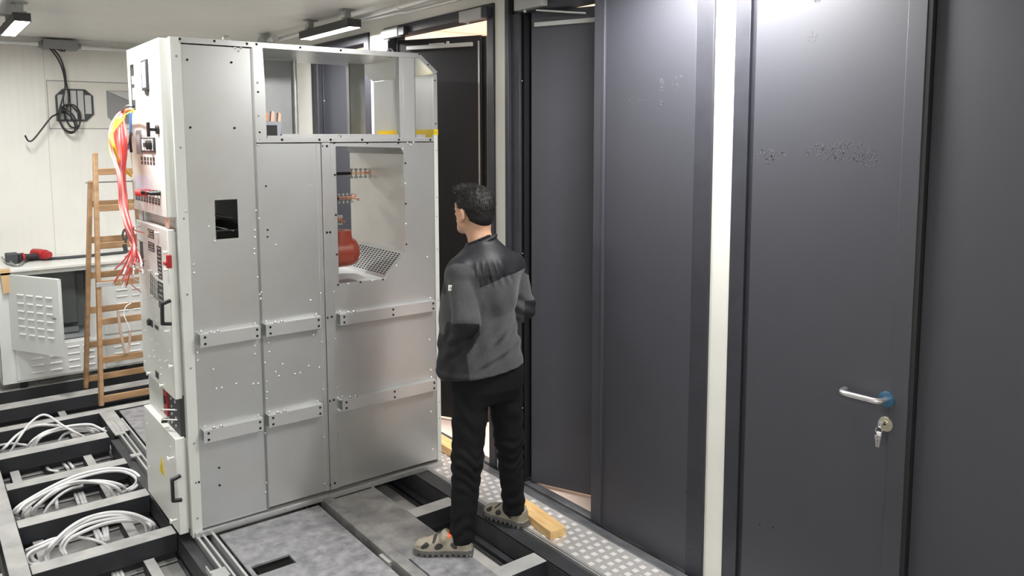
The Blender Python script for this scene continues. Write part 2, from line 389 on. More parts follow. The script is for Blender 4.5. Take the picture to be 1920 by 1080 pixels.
# door 2: double door, far leaf ajar
d2 = empty('door_2', (XW, 2.78, 0), 'dark grey double steel door beside standing man, far leaf ajar', 'door'); d2['kind'] = 'structure'
b = MB(); frame_box(b, DOORS[1][0] , DOORS[1][1], t=.088)
b.box(XW - .05, XW - .014, 3.40, 3.405, -.03, HZ); b.box(XW - .03, XW - .014, 3.33, 3.40, -.03, HZ - .09)
b.build('door_frame', M['frame'], d2, bevel=.002)
b = MB(); b.box(XW - .012, XW + .04, 2.174, 2.715, .012, 2.60); b.box(XW - .020, XW - .002, 2.700, 2.772, .012, 2.60); b.box(XW - .024, XW - .018, 2.700, 2.716, .012, 2.60)
lf2 = b.build('door_leaf', M['door'], d2, bevel=.0018, label='closed near leaf')
leaf('door_leaf', (2.712, 3.305), 24.0, .60, parent=d2, label='far leaf standing ajar')
b = MB(); b.box(XW + .0, XW + .10, 3.325, 3.392, .0, 2.605); b.build('door_rebate', M['black'], d2)
door_closer(d2, 3.12, 3.345)
b = MB(); t = math.radians(24); dd = Vector((math.sin(t), -math.cos(t), 0)); nn = Vector((-math.cos(t), -math.sin(t), 0)); hb = Vector((2.712, 3.305, 0))
b.bar(hb + dd * .04 + nn * .012 + Vector((0, 0, 2.525)), hb + dd * .50 + nn * .012 + Vector((0, 0, 2.525)), .024, .022)
b.bar((XW - .03, 3.19, 2.586), hb + dd * .33 + nn * .02 + Vector((0, 0, 2.56)), .02, .008)
b.build('closer_rail', M['closer'], d2, bevel=.001, label='grey slide rail of door closer')
smudges(lf2, 'dust_smudges', [(2.36, 2.16, .015, .03, 30), (2.36, 2.08, .01, .015, 16), (2.12, 1.2, .03, .5, 90), (2.12, 2.0, .03, .3, 50), (2.27, 2.16, .03, .04, 24), (2.5, 2.1, .06, .02, 14)], XW - .0125)
b = MB(); q = P(1286, 923, 0, XW - .014); b.disc((XW - .0145, q.y, q.z), (-1, 0, 0), .003); b.disc((XW - .0147, 2.15, .12), (-1, 0, 0), .003); b.build('screw_hole', M['hole'], lf2)
b = MB(); b.dome(P(979, 152, 0, XW - .02), (-1, 0, 0), .004); b.dome(P(980, 475, 0, XW - .02), (-1, 0, 0), .004); b.dome(P(980, 765, 0, XW - .02), (-1, 0, 0), .004)
b.build('frame_screw', M['rivet'], d2)

# door 3: leaf swung out, bright hall behind
d3 = empty('door_3', (XW, 4.2, 0), 'open dark grey steel door left of man, beige hall beyond', 'door'); d3['kind'] = 'structure'
b = MB(); frame_box(b, *DOORS[2], t=.060); b.build('door_frame', M['frame'], d3, bevel=.002)
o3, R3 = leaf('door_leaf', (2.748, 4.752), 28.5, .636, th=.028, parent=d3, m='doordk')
door_closer(d3, 3.645, 3.86, (3.598, 3.642)); door_closer(d3, 4.575, 4.79, (4.50, 4.572))
b = MB(); b.box(.004, .026, .08, .57, 2.527, 2.552, R3); b.box(.004, .022, .25, .36, 2.552, 2.560, R3); b.box(.010, .020, .38, .40, 2.55, 2.568, R3)
b.build('closer_rail', M['closer'], d3, bevel=.001, label='grey slide rail of door closer')
b = MB(); b.box(0, .006, .604, .615, .03, 2.56, R3); b.build('edge_seal', M['galvdk'], d3)
# door 4: far one
d4 = empty('door_4', (XW, 5.5, 0), 'farthest dark grey steel door seen through the metal enclosure', 'door'); d4['kind'] = 'structure'
b = MB(); frame_box(b, *DOORS[3], t=.07); b.box(XW - .03, XW - .014, 5.885, 5.955, -.03, HZ - .07); b.build('door_frame', M['frame'], d4, bevel=.002)
leaf('door_leaf', (2.74, 5.95), 24, .70, parent=d4)
b = MB(); b.dome(P(608, 189, 0, XW - .02), (-1, 0, 0), .007); b.build('frame_screw', M['rivet'], d4)
# thresholds
b = MB()
b.box(2.612, 2.668, YN, 5.1, -.05, .004); b.box(2.668, 2.690, YN, 5.1, -.05, -.010); b.box(2.690, 2.742, YN, 6.5, -.05, .006)
b.build('trim_1', M['sill'], bevel=.003, **ST)

# ------------------------------------------------------------------ ceiling lamps
def lamp(x0, x1, y0, y1, label, z0=2.660, z1=2.716, pw=1.0):
    e = empty('ceiling_lamp', ((x0 + x1) / 2, (y0 + y1) / 2, z0), label, 'lamp')
    b = MB(); b.box(x0, x1, y0, y1, z0 + .004, z1); b.box(x0, x0 + .005, y0, y1, z0, z0 + .004); b.box(x1 - .005, x1, y0, y1, z0, z0 + .004)
    b.build('lamp_body', M['lampb'], e, bevel=.002, label='black lamp housing')
    b = MB(); b.box(x0 + .006, x1 - .006, y0 + .006, y1 - .006, z0 + .001, z0 + .0035); b.build('diffuser', M['led'], e, label='glowing white diffuser')
    for y in (y0 + .10, y1 - .10):
        xm = (x0 + x1) / 2
        b = MB(); b.box(xm - .035, xm + .035, y - .02, y + .02, z1, z1 + .02); b.box(xm - .02, xm + .02, y - .012, y + .012, z1 + .02, ZC - .006); b.box(xm - .045, xm + .045, y - .03, y + .03, ZC - .008, ZC - .002)
        b.build('hanger', M['galvdk'], e)
    area('lamp_light', (0, 0, -.004), x1 - x0 - .012, y1 - y0 - .012, LAMP_W * pw, col=(1.0, 0.985, 0.96), parent=e)
    return e
lamp(2.38, 2.478, 4.76, 5.55, 'black batten lamp with glowing diffuser above the enclosure near the doors')
lamp(0.595, 0.69, 5.68, 6.50, 'black batten lamp glowing near back wall, upper left corner')
lamp(2.33, 2.428, 1.60, 2.45, 'black batten lamp above the near doors, outside the frame', pw=1.5)
lamp(0.50, 0.595, 3.60, 4.42, 'black batten lamp above the cable bays, outside the frame')
lamp(-.70, -.605, -1.2, -.38, 'added black fill lamp behind the viewer, outside the frame', pw=2.4)  # added fill, never in view: brightens the cabinet side panels from the front

# conduits
b = MB(); b.tube([(2.50, 0, 2.738), (2.50, 4.2, 2.738), (2.50, 6.2, 2.738)], .016, n=12, sub=1)
b.tube([(2.575, 0, 2.715), (2.575, 3.9, 2.715), (2.56, 4.4, 2.722), (2.53, 5.0, 2.735), (2.50, 5.6, 2.75)], .011, n=10)
for y in (3.6, 4.3, 5.7): b.cyl((2.50, y - .01, 2.738), (2.50, y + .01, 2.738), .022, n=12); b.box(2.49, 2.51, y - .008, y + .008, 2.745, ZC - .002)
b.build('conduit', M['galv2'], label='grey conduit pipes running along ceiling above doors', category='conduit')
e = empty('junction_box', (2.46, 6.3, 2.73), 'pale round junction box with cable gland beyond the lamp', 'junction box')
b = MB(); b.cyl((2.44, 6.42, 2.735), (2.44, 6.30, 2.735), .05, n=20); b.build('box_body', M['closer'], e, bevel=.004)
b = MB(); b.cyl((2.44, 6.30, 2.735), (2.44, 6.22, 2.735), .022, n=12); b.cyl((2.44, 6.22, 2.735), (2.44, 6.15, 2.735), .03, n=12); b.tube([(2.44, 6.22, 2.70), (2.43, 6.18, 2.66), (2.46, 6.12, 2.665)], .012); b.build('gland', M['galv2'], e)
b = MB(); b.tube([(-1.6, 7.59, 2.735), (0.98, 7.59, 2.735)], .016, n=12, sub=1); b.cyl((.9, 7.59, 2.735), (.99, 7.59, 2.735), .021, n=12)
b.build('conduit', M['galv2'], label='conduit pipe along back wall left of the dark box', category='conduit')
b = MB(); b.tube([(1.25, 7.59, 2.725), (2.69, 7.59, 2.725)], .019, n=12, sub=1); b.cyl((1.26, 7.59, 2.725), (1.34, 7.59, 2.725), .023, n=12)
b.build('conduit', M['galv2'], label='conduit pipe along back wall right of the dark box', category='conduit')
b = MB(); b.tube([(.50, 5.2, 2.74), (.51, 6.6, 2.74), (.42, 7.55, 2.74)], .02, n=12, sub=4); b.build('conduit', M['galv2'], label='conduit pipe at ceiling beside the upper left lamp', category='conduit')
b = MB(); b.box(.46, .55, 6.30, 6.42, 2.66, 2.70); b.build('red_clip', M['redp'], label='small red clip hanging beside the upper left lamp', category='clip')
e = empty('junction_box', (1.11, 7.58, 2.72), 'dark grey box on back wall at ceiling with hanging black cables', 'junction box')
b = MB(); b.box(.99, 1.25, 7.53, 7.65, 2.695, 2.775); b.build('box_body', M['grey'], e, bevel=.008)
for x in (.96, 1.25): b = MB(); b.cyl((x, 7.59, 2.73), (x + .03, 7.59, 2.73), .026, n=12); b.build('gland', M['grey'], e)
b = MB(); b.tube([P(x, y, 1, 7.55) for x, y in ((104, 91), (116, 96), (124, 92), (120, 88), (112, 92), (122, 97))], .004); b.build('wire', M['bcable'], e)
def pl(pts, ax, v): return [P(x, y, ax, v) for x, y in pts]
b = MB()
A1 = pl([(93, 90), (107, 108), (117, 130), (122, 155), (121, 170), (116, 190), (108, 212)], 1, 7.54)
A2 = pl([(96, 220), (80, 240), (62, 262), (53, 264), (48, 256)], 1, 7.50)
A2[-1] = P(47, 254, 1, 7.48)
b.tube(A1 + A2, .0068, n=8)
B1 = pl([(97, 89), (112, 107), (121, 132), (124, 155), (128, 175), (128, 196), (124, 208)], 1, 7.56)
loop = []
for k, (cx_, cy_, rx, ry, rot) in enumerate(((128, 228, 14, 23, -.45), (130, 222, 19, 26, -.35), (137, 218, 14, 22, -.2), (126, 230, 12, 22, -.5))):
    for a in np.linspace(-PI / 2, PI * 1.4, 12):
        x = math.cos(a) * rx; y = math.sin(a) * ry
        loop.append(P(cx_ + x * math.cos(rot) - y * math.sin(rot), cy_ + x * math.sin(rot) + y * math.cos(rot), 1, 7.52 + .02 * k))
b.tube(B1 + loop, .0068, n=8, sub=4)
b.build('black_cable', M['bcable'], label='coiled black cable hanging down the back wall', category='cable')

# back-wall ducts
PN = mat('wall_cover_panel', (0.66, 0.65, 0.60), .5, var=.04)
b = MB()
y = YB - .006
oct1 = [(1.07, y, 2.10), (1.30, y, 2.10), (1.36, y, 2.16), (1.36, y, 2.32), (1.30, y, 2.375), (1.13, y, 2.375), (1.07, y, 2.315)]
oct2 = [(1.53, y, 2.08), (1.76, y, 2.08), (1.76, y, 2.37), (1.47, y, 2.37), (1.47, y, 2.14)]
b.holed([(1.015, y, 2.04), (2.0, y, 2.04), (2.0, y, 2.437), (1.015, y, 2.437)], [oct1, oct2], (0, .006, 0))
b.build('cover_panel', PN, bevel=.0015, label='flat grey cover panel with two cut openings on back wall', category='panel', )
b = MB(); b.box(1.010, 2.0, YB - .003, YB, 2.437, 2.444); b.box(1.010, 2.0, YB - .003, YB, 2.034, 2.040); b.box(1.010, 1.015, YB - .003, YB, 2.04, 2.437); b.build('trim_2', M['grey'], **ST)
e = empty('duct_grille', (1.2, YB, 2.1), 'eight-sided duct opening with upright grey slats behind black cable', 'duct')
b = MB(); yy = YB - .01
b.prism([(p[0], YB - .0065, p[2]) for p in oct1], (0, .004, 0)); b.build('duct_back', M['dark'], e)
b = MB()
rim = [(p[0], yy, p[2]) for p in oct1]; inn = [(1.215 + (p[0] - 1.215) * .93, yy, 2.2375 + (p[2] - 2.2375) * .93) for p in oct1]
b.holed(rim, [inn], (0, -.012, 0)); b.build('duct_rim', M['dark'], e)
for i, (a, c) in enumerate(((1.085, 1.125), (1.135, 1.175), (1.185, 1.23), (1.24, 1.285), (1.295, 1.345))):
    top = 2.362 if 0 < i < 4 else 2.325; bot = 2.115 if i < 4 else 2.165
    b = MB(); b.box(a, c, yy - .006, yy, bot, top); b.build('slat', M['closer'], e)
e = empty('duct_grille', (1.6, YB, 2.1), 'grey duct opening with folded sheet, half hidden behind wire bundle', 'duct')
b = MB(); b.prism([(p[0], YB - .0065, p[2]) for p in oct2], (0, .004, 0)); b.build('duct_back', M['grey'], e)
b = MB(); b.prism([(1.475, yy, 2.365), (1.76, yy, 2.365), (1.76, yy, 2.24)], (0, -.01, 0)); b.build('folded_flap', M['closer'], e)

# ------------------------------------------------------------------ steel floor frame
fr = empty('steel_floor_frame', (1.2, 4, -.14), 'dark primed steel floor frame of beams with open bays', 'floor frame')
BH = .095
def beam(x0, x1, y0, y1, name='cross_beam', zt=0., zb=-.145, lip=True):
    b = MB(); b.box(x0, x1, y0, y1, zt - BH, zt)
    if lip: b.box(x0, x1, y0 - .012, y1 + .012, zb, zb + .008); b.box(x0, x1, (y0 + y1) / 2 - .02, (y0 + y1) / 2 + .02, zb, zt - BH)
    b.build(name, M['beam'], fr, bevel=.003)
for (y0, y1) in ((3.29, 3.39), (3.92, 4.02), (4.45, 4.552), (4.985, 5.085), (5.51, 5.63)): beam(.34, .965, y0, y1)
beam(.34, 1.6, 6.05, 6.145); beam(.34, 1.9, 6.55, 6.70); beam(.34, 1.9, 7.02, 7.14)
for y0 in (6.05, 6.55, 7.02, 5.51, 4.985, 4.45, 3.92, 3.29): beam(-1.5, .235, y0, y0 + .1)
def lbeam(x0, x1, y0, y1, name='long_beam', zt=0., m='beam'):
    b = MB(); b.box(x0, x1, y0, y1, zt - BH, zt); b.box(x0 - .01, x1 + .01, y0, y1, -.145, -.137); b.box((x0 + x1) / 2 - .012, (x0 + x1) / 2 + .012, y0, y1, -.14, zt - BH); b.build(name, M[m], fr, bevel=.003)
lbeam(.255, .338, -1.5, 7.6); lbeam(1.0, 1.10, 5.56, 6.05)
lbeam(.968, 1.02, 2.0, 5.5, zt=-.02, m='beamd'); lbeam(1.70, 1.76, 2.0, 6.5, zt=-.03)
# right-hand bays
for (y0, y1) in ((3.345, 3.44), (2.62, 2.715), (1.9, 2.0), (4.05, 4.15), (4.8, 4.9)): beam(1.992, 2.26, y0, y1)
b = MB(); b.box(2.25, 2.338, -1.5, 7.0, -.006, 0.0); b.box(2.25, 2.262, -1.5, 7.0, -.10, 0); b.box(2.20, 2.25, -1.5, 7, -.112, -.10); b.box(2.20, 2.212, -1.5, 7, -.145, -.10); b.build('edge_channel', M['beamd'], fr, bevel=.003)
b = MB(); b.box(1.978, 1.992, -1.5, 7.0, -.145, -.002); b.build('edge_channel', M['beam'], fr)
# low joists on the deck
for (x, y0, y1) in ((.80, 5.09, 5.5), (.80, 5.64, 6.04), (.80, 4.56, 4.98), (.80, 4.03, 4.44), (.80, 3.40, 3.91), (.395, 4.56, 5.5), (.395, 4.03, 4.44), (.80, 6.15, 6.54)):
    b = MB(); b.box(x, x + .05, y0, y1, -.145, -.085); b.build('joist', M['beam'], fr, bevel=.002)
# rails
def rail(name, xs, y0, y1, z, m, label, **kw):
    e = empty(name, (xs[0][0], (y0 + y1) / 2, z), label, 'rail', **kw)
    for (a, c, h) in xs:
        b = MB(); b.box(a, c, y0, y1, z, h); b.build('rail_flange', m, e, bevel=.001)
    return e
r1 = rail('guide_rail', [(1.028, 1.040, .004), (1.056, 1.066, .006), (1.098, 1.110, .006)], 2.2, 5.83, -.03, M['galv2'], 'bright grooved guide rail running under front of the switchgear')
b = MB(); b.box(1.025, 1.115, 2.2, 5.83, -.045, -.03); b.build('rail_web', M['dark'], r1)
for y in (5.05, 5.5): b = MB(); b.box(1.00, 1.055, y, y + .045, 0.0, .008); b.build('rail_clip', M['closer'], r1)
r2 = rail('guide_rail', [(2.352, 2.358, .005), (2.366, 2.372, .005)], -1.5, 7.0, -.02, M['galv2'], 'thin double guide rail along edge of the tread plate')
b = MB(); b.box(2.340, 2.380, -1.5, 7.0, -.03, -.019); b.build('rail_web', M['hole'], r2)
b = MB(); b.box(.965, 1.05, 3.38, 3.46, 0, .005); b.box(.965, .970, 3.38, 3.46, 0, .035); b.build('angle_bracket', M['closer'], label='small pale angle bracket beside rail at the bottom edge', category='bracket')
# plates
b = MB(); z0, z1 = -.012, -.002
b.holed([(1.128, 2.0, z0), (1.652, 2.0, z0), (1.652, 3.778, z0), (1.128, 3.778, z0)], [[(1.147, 3.308, z0), (1.330, 3.308, z0), (1.330, 3.397, z0), (1.147, 3.397, z0)]], (0, 0, z1 - z0))
b.build('floor_plate', M['plate'], smooth=False, label='wide grey steel floor plate with rectangular slot at bottom edge', category='floor plate', group='loose floor plates')
b = MB(); b.box(1.128, 1.65, 4.62, 6.03, -.012, -.002); b.build('floor_plate', M['plate'], bevel=.002, label='grey steel floor plate left of the switchgear behind its doors', category='floor plate', group='loose floor plates')
b = MB(); b.box(1.745, 1.99, 3.02, 3.792, -.012, 0); b.build('floor_plate', M['plate2'], bevel=.002, label='narrow worn floor plate between the raised bar and open bays', category='floor plate', group='loose floor plates')
b = MB(); b.box(1.76, 2.0, 2.0, 3.016, -.012, 0.001); b.build('floor_plate', M['plate'], bevel=.002, label='blue-grey floor plate under left shoe of man', category='floor plate', group='loose floor plates')
b = MB(); b.box(1.685, 1.742, 2.0, 3.825, -.04, .012); b.build('floor_bar', M['plate2'], bevel=.003, label='raised steel bar running lengthwise between the floor plates', category='bar')
b = MB(); b.box(1.665, 1.69, 3.05, 3.14, -.035, -.003); b.build('angle_bracket', M['closer'], label='small clip in the dark gap beside raised steel bar', category='bracket')
b = MB(); b.box(2.0, 2.2, 1.9, 6.4, -.146, -.135); b.build('bay_sheet', M['bay'], label='pale steel sheet lying at bottom of the open bays beside man', category='sheet')
# tread plate
b = MB(); b.box(2.380, 2.612, -1.5, 5.0, -.02, 0.0); b.mi = 1
pitch = .0535; n = 0
for j in range(int(6.4 / pitch)):
    for i in range(5):
        x = 2.398 + i * .0475 + (0.0 if j % 2 == 0 else .0237); yv = -1.48 + j * pitch
        if x > 2.605 or yv < 1.7: continue
        for k in (-1, 0, 1):
            if (i + j) % 2: b.box(x - .0125, x + .0125, yv + k * .0088 - .0032, yv + k * .0088 + .0032, 0, .0014)
            else: b.box(x + k * .0088 - .0032, x + k * .0088 + .0032, yv - .0125, yv + .0125, 0, .0014)
b.build('tread_plate', [M['alu'], M['tread']], smooth=False, label='aluminium tread plate strip running along the doors', category='tread plate')
# wood blocks
def block(c, d, L, wd, h, label, lift=0):
    d = Vector((d[0], d[1], 0)).normalized(); n = Vector((-d.y, d.x, 0)); c = Vector(c)
    b = MB(); pts = [c - n * wd / 2, c + n * wd / 2, c + n * wd / 2 + d * L, c - n * wd / 2 + d * L]
    prof = [(0, .92), (.03, 1), (.30, 1.0), (.42, .96), (.62, 1), (.8, .86), (1, .9)]
    vs = []; fs = []
    for t, k in prof:
        for s_, zz in ((-1, 0), (1, 0), (1, h), (-1, h)): p = c + d * L * t + n * wd / 2 * s_ * (k if s_ < 0 else 1.0); vs.append(Vector((p.x, p.y, lift + zz)))
    N = len(prof)
    for i in range(N - 1):
        for k in range(4): a = i * 4; fs.append((a + k, a + (k + 1) % 4, a + 4 + (k + 1) % 4, a + 4 + k))
    fs += [(3, 2, 1, 0), tuple(range(4 * N - 4, 4 * N))]
    b._q(vs, fs); return b.build('wood_block', M['pine'], bevel=.002, label=label, category='wood block')
block((2.435, 2.745, 0), (.12, .99), .44, .095, .042, 'pine offcut lying on tread plate beside the right shoe of man', lift=.0015)
block((2.60, 3.80, 0), (.02, 1), .55, .09, .05, 'pine offcut lying behind the switchgear at open door', lift=.0045)

# ------------------------------------------------------------------ cable coils in the bays
def zc(p, z=-.05): return P(p[0] / 3, 720 + p[1] / 3, 2, z)
def cable(name, pts, r, label, group, m='cable', sub=6, **kw):
    b = MB(); b.tube(pts, r, n=8, sub=sub); return b.build(name, M[m], label=label, category='cable', group=group, **kw)
# (x, y, z) control points in crop coordinates (3x) and own height
coils = {
 'bay under the back beams': ('far bay below ladder', [
   [(0, 385, -.07), (30, 355, -.03), (100, 285, .01), (200, 235, .02), (330, 235, .01), (440, 262, -.03), (540, 262, -.05), (590, 250, -.05)],
   [(60, 380, -.06), (110, 300, .02), (165, 225, .06), (225, 178, .07), (275, 180, .06), (340, 225, .05), (410, 265, .02), (470, 295, -.03)],
   [(150, 365, -.08), (180, 320, -.03), (260, 268, .0), (360, 248, .0), (450, 238, .0), (520, 250, -.02), (560, 268, -.05)],
   [(170, 360, -.08), (210, 310, -.03), (300, 258, .01), (400, 236, .015), (500, 228, .01), (550, 245, -.02), (600, 270, -.05)],
   [(0, 345, -.06), (60, 335, -.05), (120, 340, -.06), (190, 350, -.08)],
   [(190, 358, -.08), (230, 300, -.02), (310, 265, .0), (390, 250, .0), (470, 252, -.02), (530, 275, -.06)],
   [(330, 320, -.08), (360, 285, -.05), (400, 270, -.04), (450, 268, -.05)]]),
 'middle bay': ('middle bay left of switchgear', [
   [(165, 655, -.09), (110, 650, -.07), (100, 605, -.03), (150, 550, .0), (280, 470, .01), (440, 385, .02), (600, 320, .02), (760, 284, .02), (880, 274, .02), (980, 292, .0), (1038, 330, -.02), (1048, 375, -.05), (1010, 420, -.07), (950, 445, -.09)],
   [(110, 640, -.09), (125, 610, -.03), (190, 540, .0), (320, 468, .01), (480, 388, .01), (600, 342, .02), (760, 302, .02), (880, 292, .02), (970, 312, .0), (1022, 355, -.03), (1005, 400, -.06), (940, 440, -.08), (880, 475, -.09)],
   [(165, 655, -.09), (175, 605, -.04), (240, 535, -.01), (340, 465, .0), (450, 410, .01), (540, 380, .01), (640, 368, .01), (760, 386, -.01), (820, 425, -.04), (848, 480, -.09)],
   [(245, 630, -.09), (240, 590, -.05), (300, 530, -.02), (400, 450, .0), (520, 395, .0), (640, 376, .0), (780, 385, -.01), (870, 415, -.04), (910, 455, -.08)],
   [(250, 632, -.09), (275, 570, -.05), (340, 505, -.02), (450, 430, .0), (560, 385, .0), (700, 366, .0), (820, 374, -.01), (910, 400, -.04), (948, 435, -.08)],
   [(330, 610, -.09), (365, 555, -.06), (440, 480, -.03), (530, 425, -.02), (620, 402, -.03)]]),
 'near bay': ('near bay at lower left corner', [
   [(350, 970, -.09), (345, 915, -.06), (375, 860, -.02), (440, 790, .0), (520, 720, .01), (620, 660, .02), (740, 620, .02), (860, 603, .02), (985, 614, .01), (1085, 650, -.02), (1155, 695, -.05), (1150, 740, -.09)],
   [(365, 965, -.09), (360, 915, -.06), (395, 860, -.03), (470, 785, -.01), (560, 715, .0), (680, 658, .01), (820, 628, .01), (960, 628, .0), (1070, 660, -.03), (1130, 705, -.05), (1125, 750, -.09)],
   [(480, 925, -.09), (452, 880, -.06), (470, 825, -.03), (530, 765, -.01), (630, 705, .0), (760, 665, .01), (900, 645, .0), (1010, 652, -.02), (1085, 690, -.05), (1100, 750, -.09)],
   [(495, 922, -.09), (478, 870, -.06), (520, 805, -.03), (640, 742, -.01), (780, 690, .0), (920, 665, -.01), (1030, 668, -.04)],
   [(195, 888, -.04), (300, 842, -.02), (400, 802, -.02), (520, 788, -.03), (640, 797, -.05), (740, 822, -.07), (795, 848, -.09)],
   [(290, 988, -.09), (225, 992, -.07), (198, 955, -.04), (225, 905, -.02), (320, 858, -.02), (430, 805, -.02), (500, 770, -.03)],
   [(292, 975, -.09), (255, 965, -.07), (238, 930, -.05), (270, 890, -.03), (340, 855, -.03)]])}
coils = {k: (w_, [[(x * .75, y * .75 + 270, z) for x, y, z in q] for q in l] if 'bay' in k and k != 'bay under the back beams' else l) for k, (w_, l) in coils.items()}
for k, (where, lst) in coils.items():
    for i, pts in enumerate(lst):
        cable('cable', [P(x / 3, 720 + y / 3, 2, z) for x, y, z in pts], .0080 if i % 3 else .0095, 'pale grey cable looped in the coil in ' + where, 'grey cables coiled in the ' + where)
run = [('bay between beams beyond the middle coil', [[(385, 478), (350, 440), (330, 425)], [(415, 475), (385, 440), (360, 420)], [(330, 492), (285, 488), (262, 465), (280, 440), (310, 438)]]),
       ('bay under the middle coil', [[(430, 590), (455, 640), (470, 680)], [(450, 585), (470, 630), (485, 675)], [(415, 600), (430, 640), (445, 680)], [(320, 610), (318, 660), (322, 708)]]),
       ('bay under the near coil', [[(530, 820), (545, 860), (560, 890)], [(545, 815), (570, 860), (585, 890)], [(580, 800), (590, 850), (600, 890)], [(600, 800), (605, 850), (612, 885)]]),
       ('nearest bay at the bottom edge', [[(630, 1045), (640, 1080), (650, 1120)], [(650, 1040), (665, 1080), (680, 1120)], [(672, 1035), (690, 1080), (705, 1120)]])]
for where, lst in run:
    for i, pts in enumerate(lst):
        cable('cable', [P(x / 3, 720 + y / 3, 2, -.125) for x, y in pts], .0095, 'straight pale grey cable lying low in ' + where, 'grey cables lying in the ' + where)
for pts in ([(215, 460), (255, 490), (300, 500)], [(300, 560), (310, 600), (280, 650), (250, 700)], [(160, 880), (200, 900), (225, 960)]):
    cable('cable', [P(x / 3, 720 + y / 3, 2, -.125) for x, y in pts], .008, 'black cable crossing low under the cable coils', 'black cables under the coils', m='bcable')

# ------------------------------------------------------------------ switchgear
sg = empty('switchgear_cabinet', (1.7, 4.15, 0), 'tall zinc-plated switchgear cabinet with white doors standing mid-room', 'switchgear')
YS, YF = 3.82, 4.47          # near side plane and far side
FX = 1.012                   # front frame plane
def side_poly(pts, y=YS): return [(x, y, z) for x, z in pts]
# front corner post, white
b = MB(); b.box(FX, 1.060, YS - .003, YS + .04, .0, 2.403)
b.mi = 1
for py in (105, 277, 605 - 195, 553, 693, 836, 911, 979): q = P(330 if py < 300 else 345, py, 1, YS - .003); b.disc((FX + .026, YS - .0032, q.z), (0, -1, 0), .0055)
b.build('corner_post', [M['white2'], M['grey']], sg, bevel=.002, label='white painted corner post')
# panels
def rivets(b, lst, r=.0068, y=YS - .004):
    for (px, py) in lst: q = P(px, py, 1, y); b.dome((q.x, y, q.z), (0, -1, 0), r)
def holes(b, lst, r=.0055, y=YS - .0045):
    for (px, py) in lst: q = P(px, py, 1, y); b.disc((q.x, y, q.z), (0, -1, 0), r)
b = MB(); hz = side_poly([(1.184, 1.455), (1.294, 1.455), (1.294, 1.645), (1.184, 1.645)], YS - .002)
b.holed(side_poly([(1.060, .035), (1.388, .035), (1.388, 2.372), (1.060, 2.372)], YS - .002), [hz], (0, .004, 0))
b.mi = 1; holes(b, [(351, 112), (434, 117), (357, 239), (440, 240), (411, 877), (373, 904), (412, 910)])
b.mi = 2; rivets(b, [(349, 396), (392, 425), (403, 452), (363, 496), (364, 512), (371, 661), (371, 676), (400, 693), (406, 729), (416, 727), (443, 720), (475, 720), (484, 719), (478, 648), (478, 664), (478, 432), (478, 445), (477, 467), (477, 476), (441, 90), (452, 90), (447, 95)])
b.build('side_panel', [M['galv'], M['hole'], M['rivet']], sg, label='zinc side panel with a square cut-out')
b = MB(); b.box(1.393, 1.715, YS - .002, YS + .002, .045, 1.912)
b.mi = 1; holes(b, [(502, 431), (502, 444), (499, 349)], .0045)
b.mi = 2; rivets(b, [(517, 459), (583, 563), (588, 628), (504, 643), (505, 660), (530, 683), (517, 697), (523, 705), (553, 701), (563, 699), (579, 686), (599, 689), (582, 348), (500, 745 - 30), (500, 748), (498, 923)], .006)
b.build('side_panel', [M['galv'], M['hole'], M['rivet']], sg, label='narrow zinc side panel in the middle')
OPN = [(1.822, 1.168), (2.098, 1.163), (2.232, 1.302), (2.236, 1.845), (2.214, 1.884), (1.822, 1.896)]
b = MB(); b.holed(side_poly([(1.795, .045), (2.428, .045), (2.428, 1.912), (1.795, 1.912)], YS - .002), [side_poly(OPN, YS - .002)], (0, .004, 0))
b.mi = 1; holes(b, [(628, 328), (630, 403), (632, 477), (634, 534), (676, 529), (718, 524), (762, 458), (761, 382), (760, 306), (747, 268), (689, 268), (627, 268)], .0055)
b.mi = 2; rivets(b, [(760, 344), (761, 420), (743, 498), (653, 532), (698, 526), (801, 482), (805, 637), (808, 694), (808, 772), (755, 279), (764, 268), (770, 272), (775, 267), (811, 842)], .006)
b.build('side_panel', [M['galv'], M['hole'], M['rivet']], sg, label='wide zinc side panel with large cut-corner opening')
# joint profiles
b = MB(); b.box(1.385, 1.397, YS - .0055, YS, .04, 2.372); b.box(1.3885, 1.3915, YS - .007, YS - .005, .04, 2.372)
b.mi = 1; rivets(b, [(483, 155), (485, 217), (486, 260), (485, 272), (480, 395), (486, 410), (483, 520), (487, 552), (490, 548), (489, 560), (497, 680), (501, 735), (498, 812), (499, 905)], .006, YS - .006)
b.build('joint_strip', [M['galvdk'], M['rivet']], sg)
b = MB(); b.box(1.712, 1.735, YS - .006, YS + .002, .045, 1.912); b.box(1.738, 1.742, YS - .014, YS, .045, 1.912); b.box(1.742, 1.787, YS - .010, YS - .002, .045, 1.915); b.box(1.789, 1.800, YS - .006, YS + .002, .045, 1.91)
b.mi = 1; holes(b, [(604, 274), (613, 274), (613, 436), (619, 435.5), (614, 596), (622, 594), (618, 752), (626, 750), (620, 909), (628, 906)], .0065, YS - .0105)
b.mi = 2; rivets(b, [(601, 550), (603, 641), (606, 730), (608, 819), (609, 907), (626, 547), (629, 636), (631, 727), (633, 812), (635, 899)], .005, YS - .0065)
b.build('upright_profile', [M['galv'], M['hole'], M['rivet']], sg, bevel=.001)
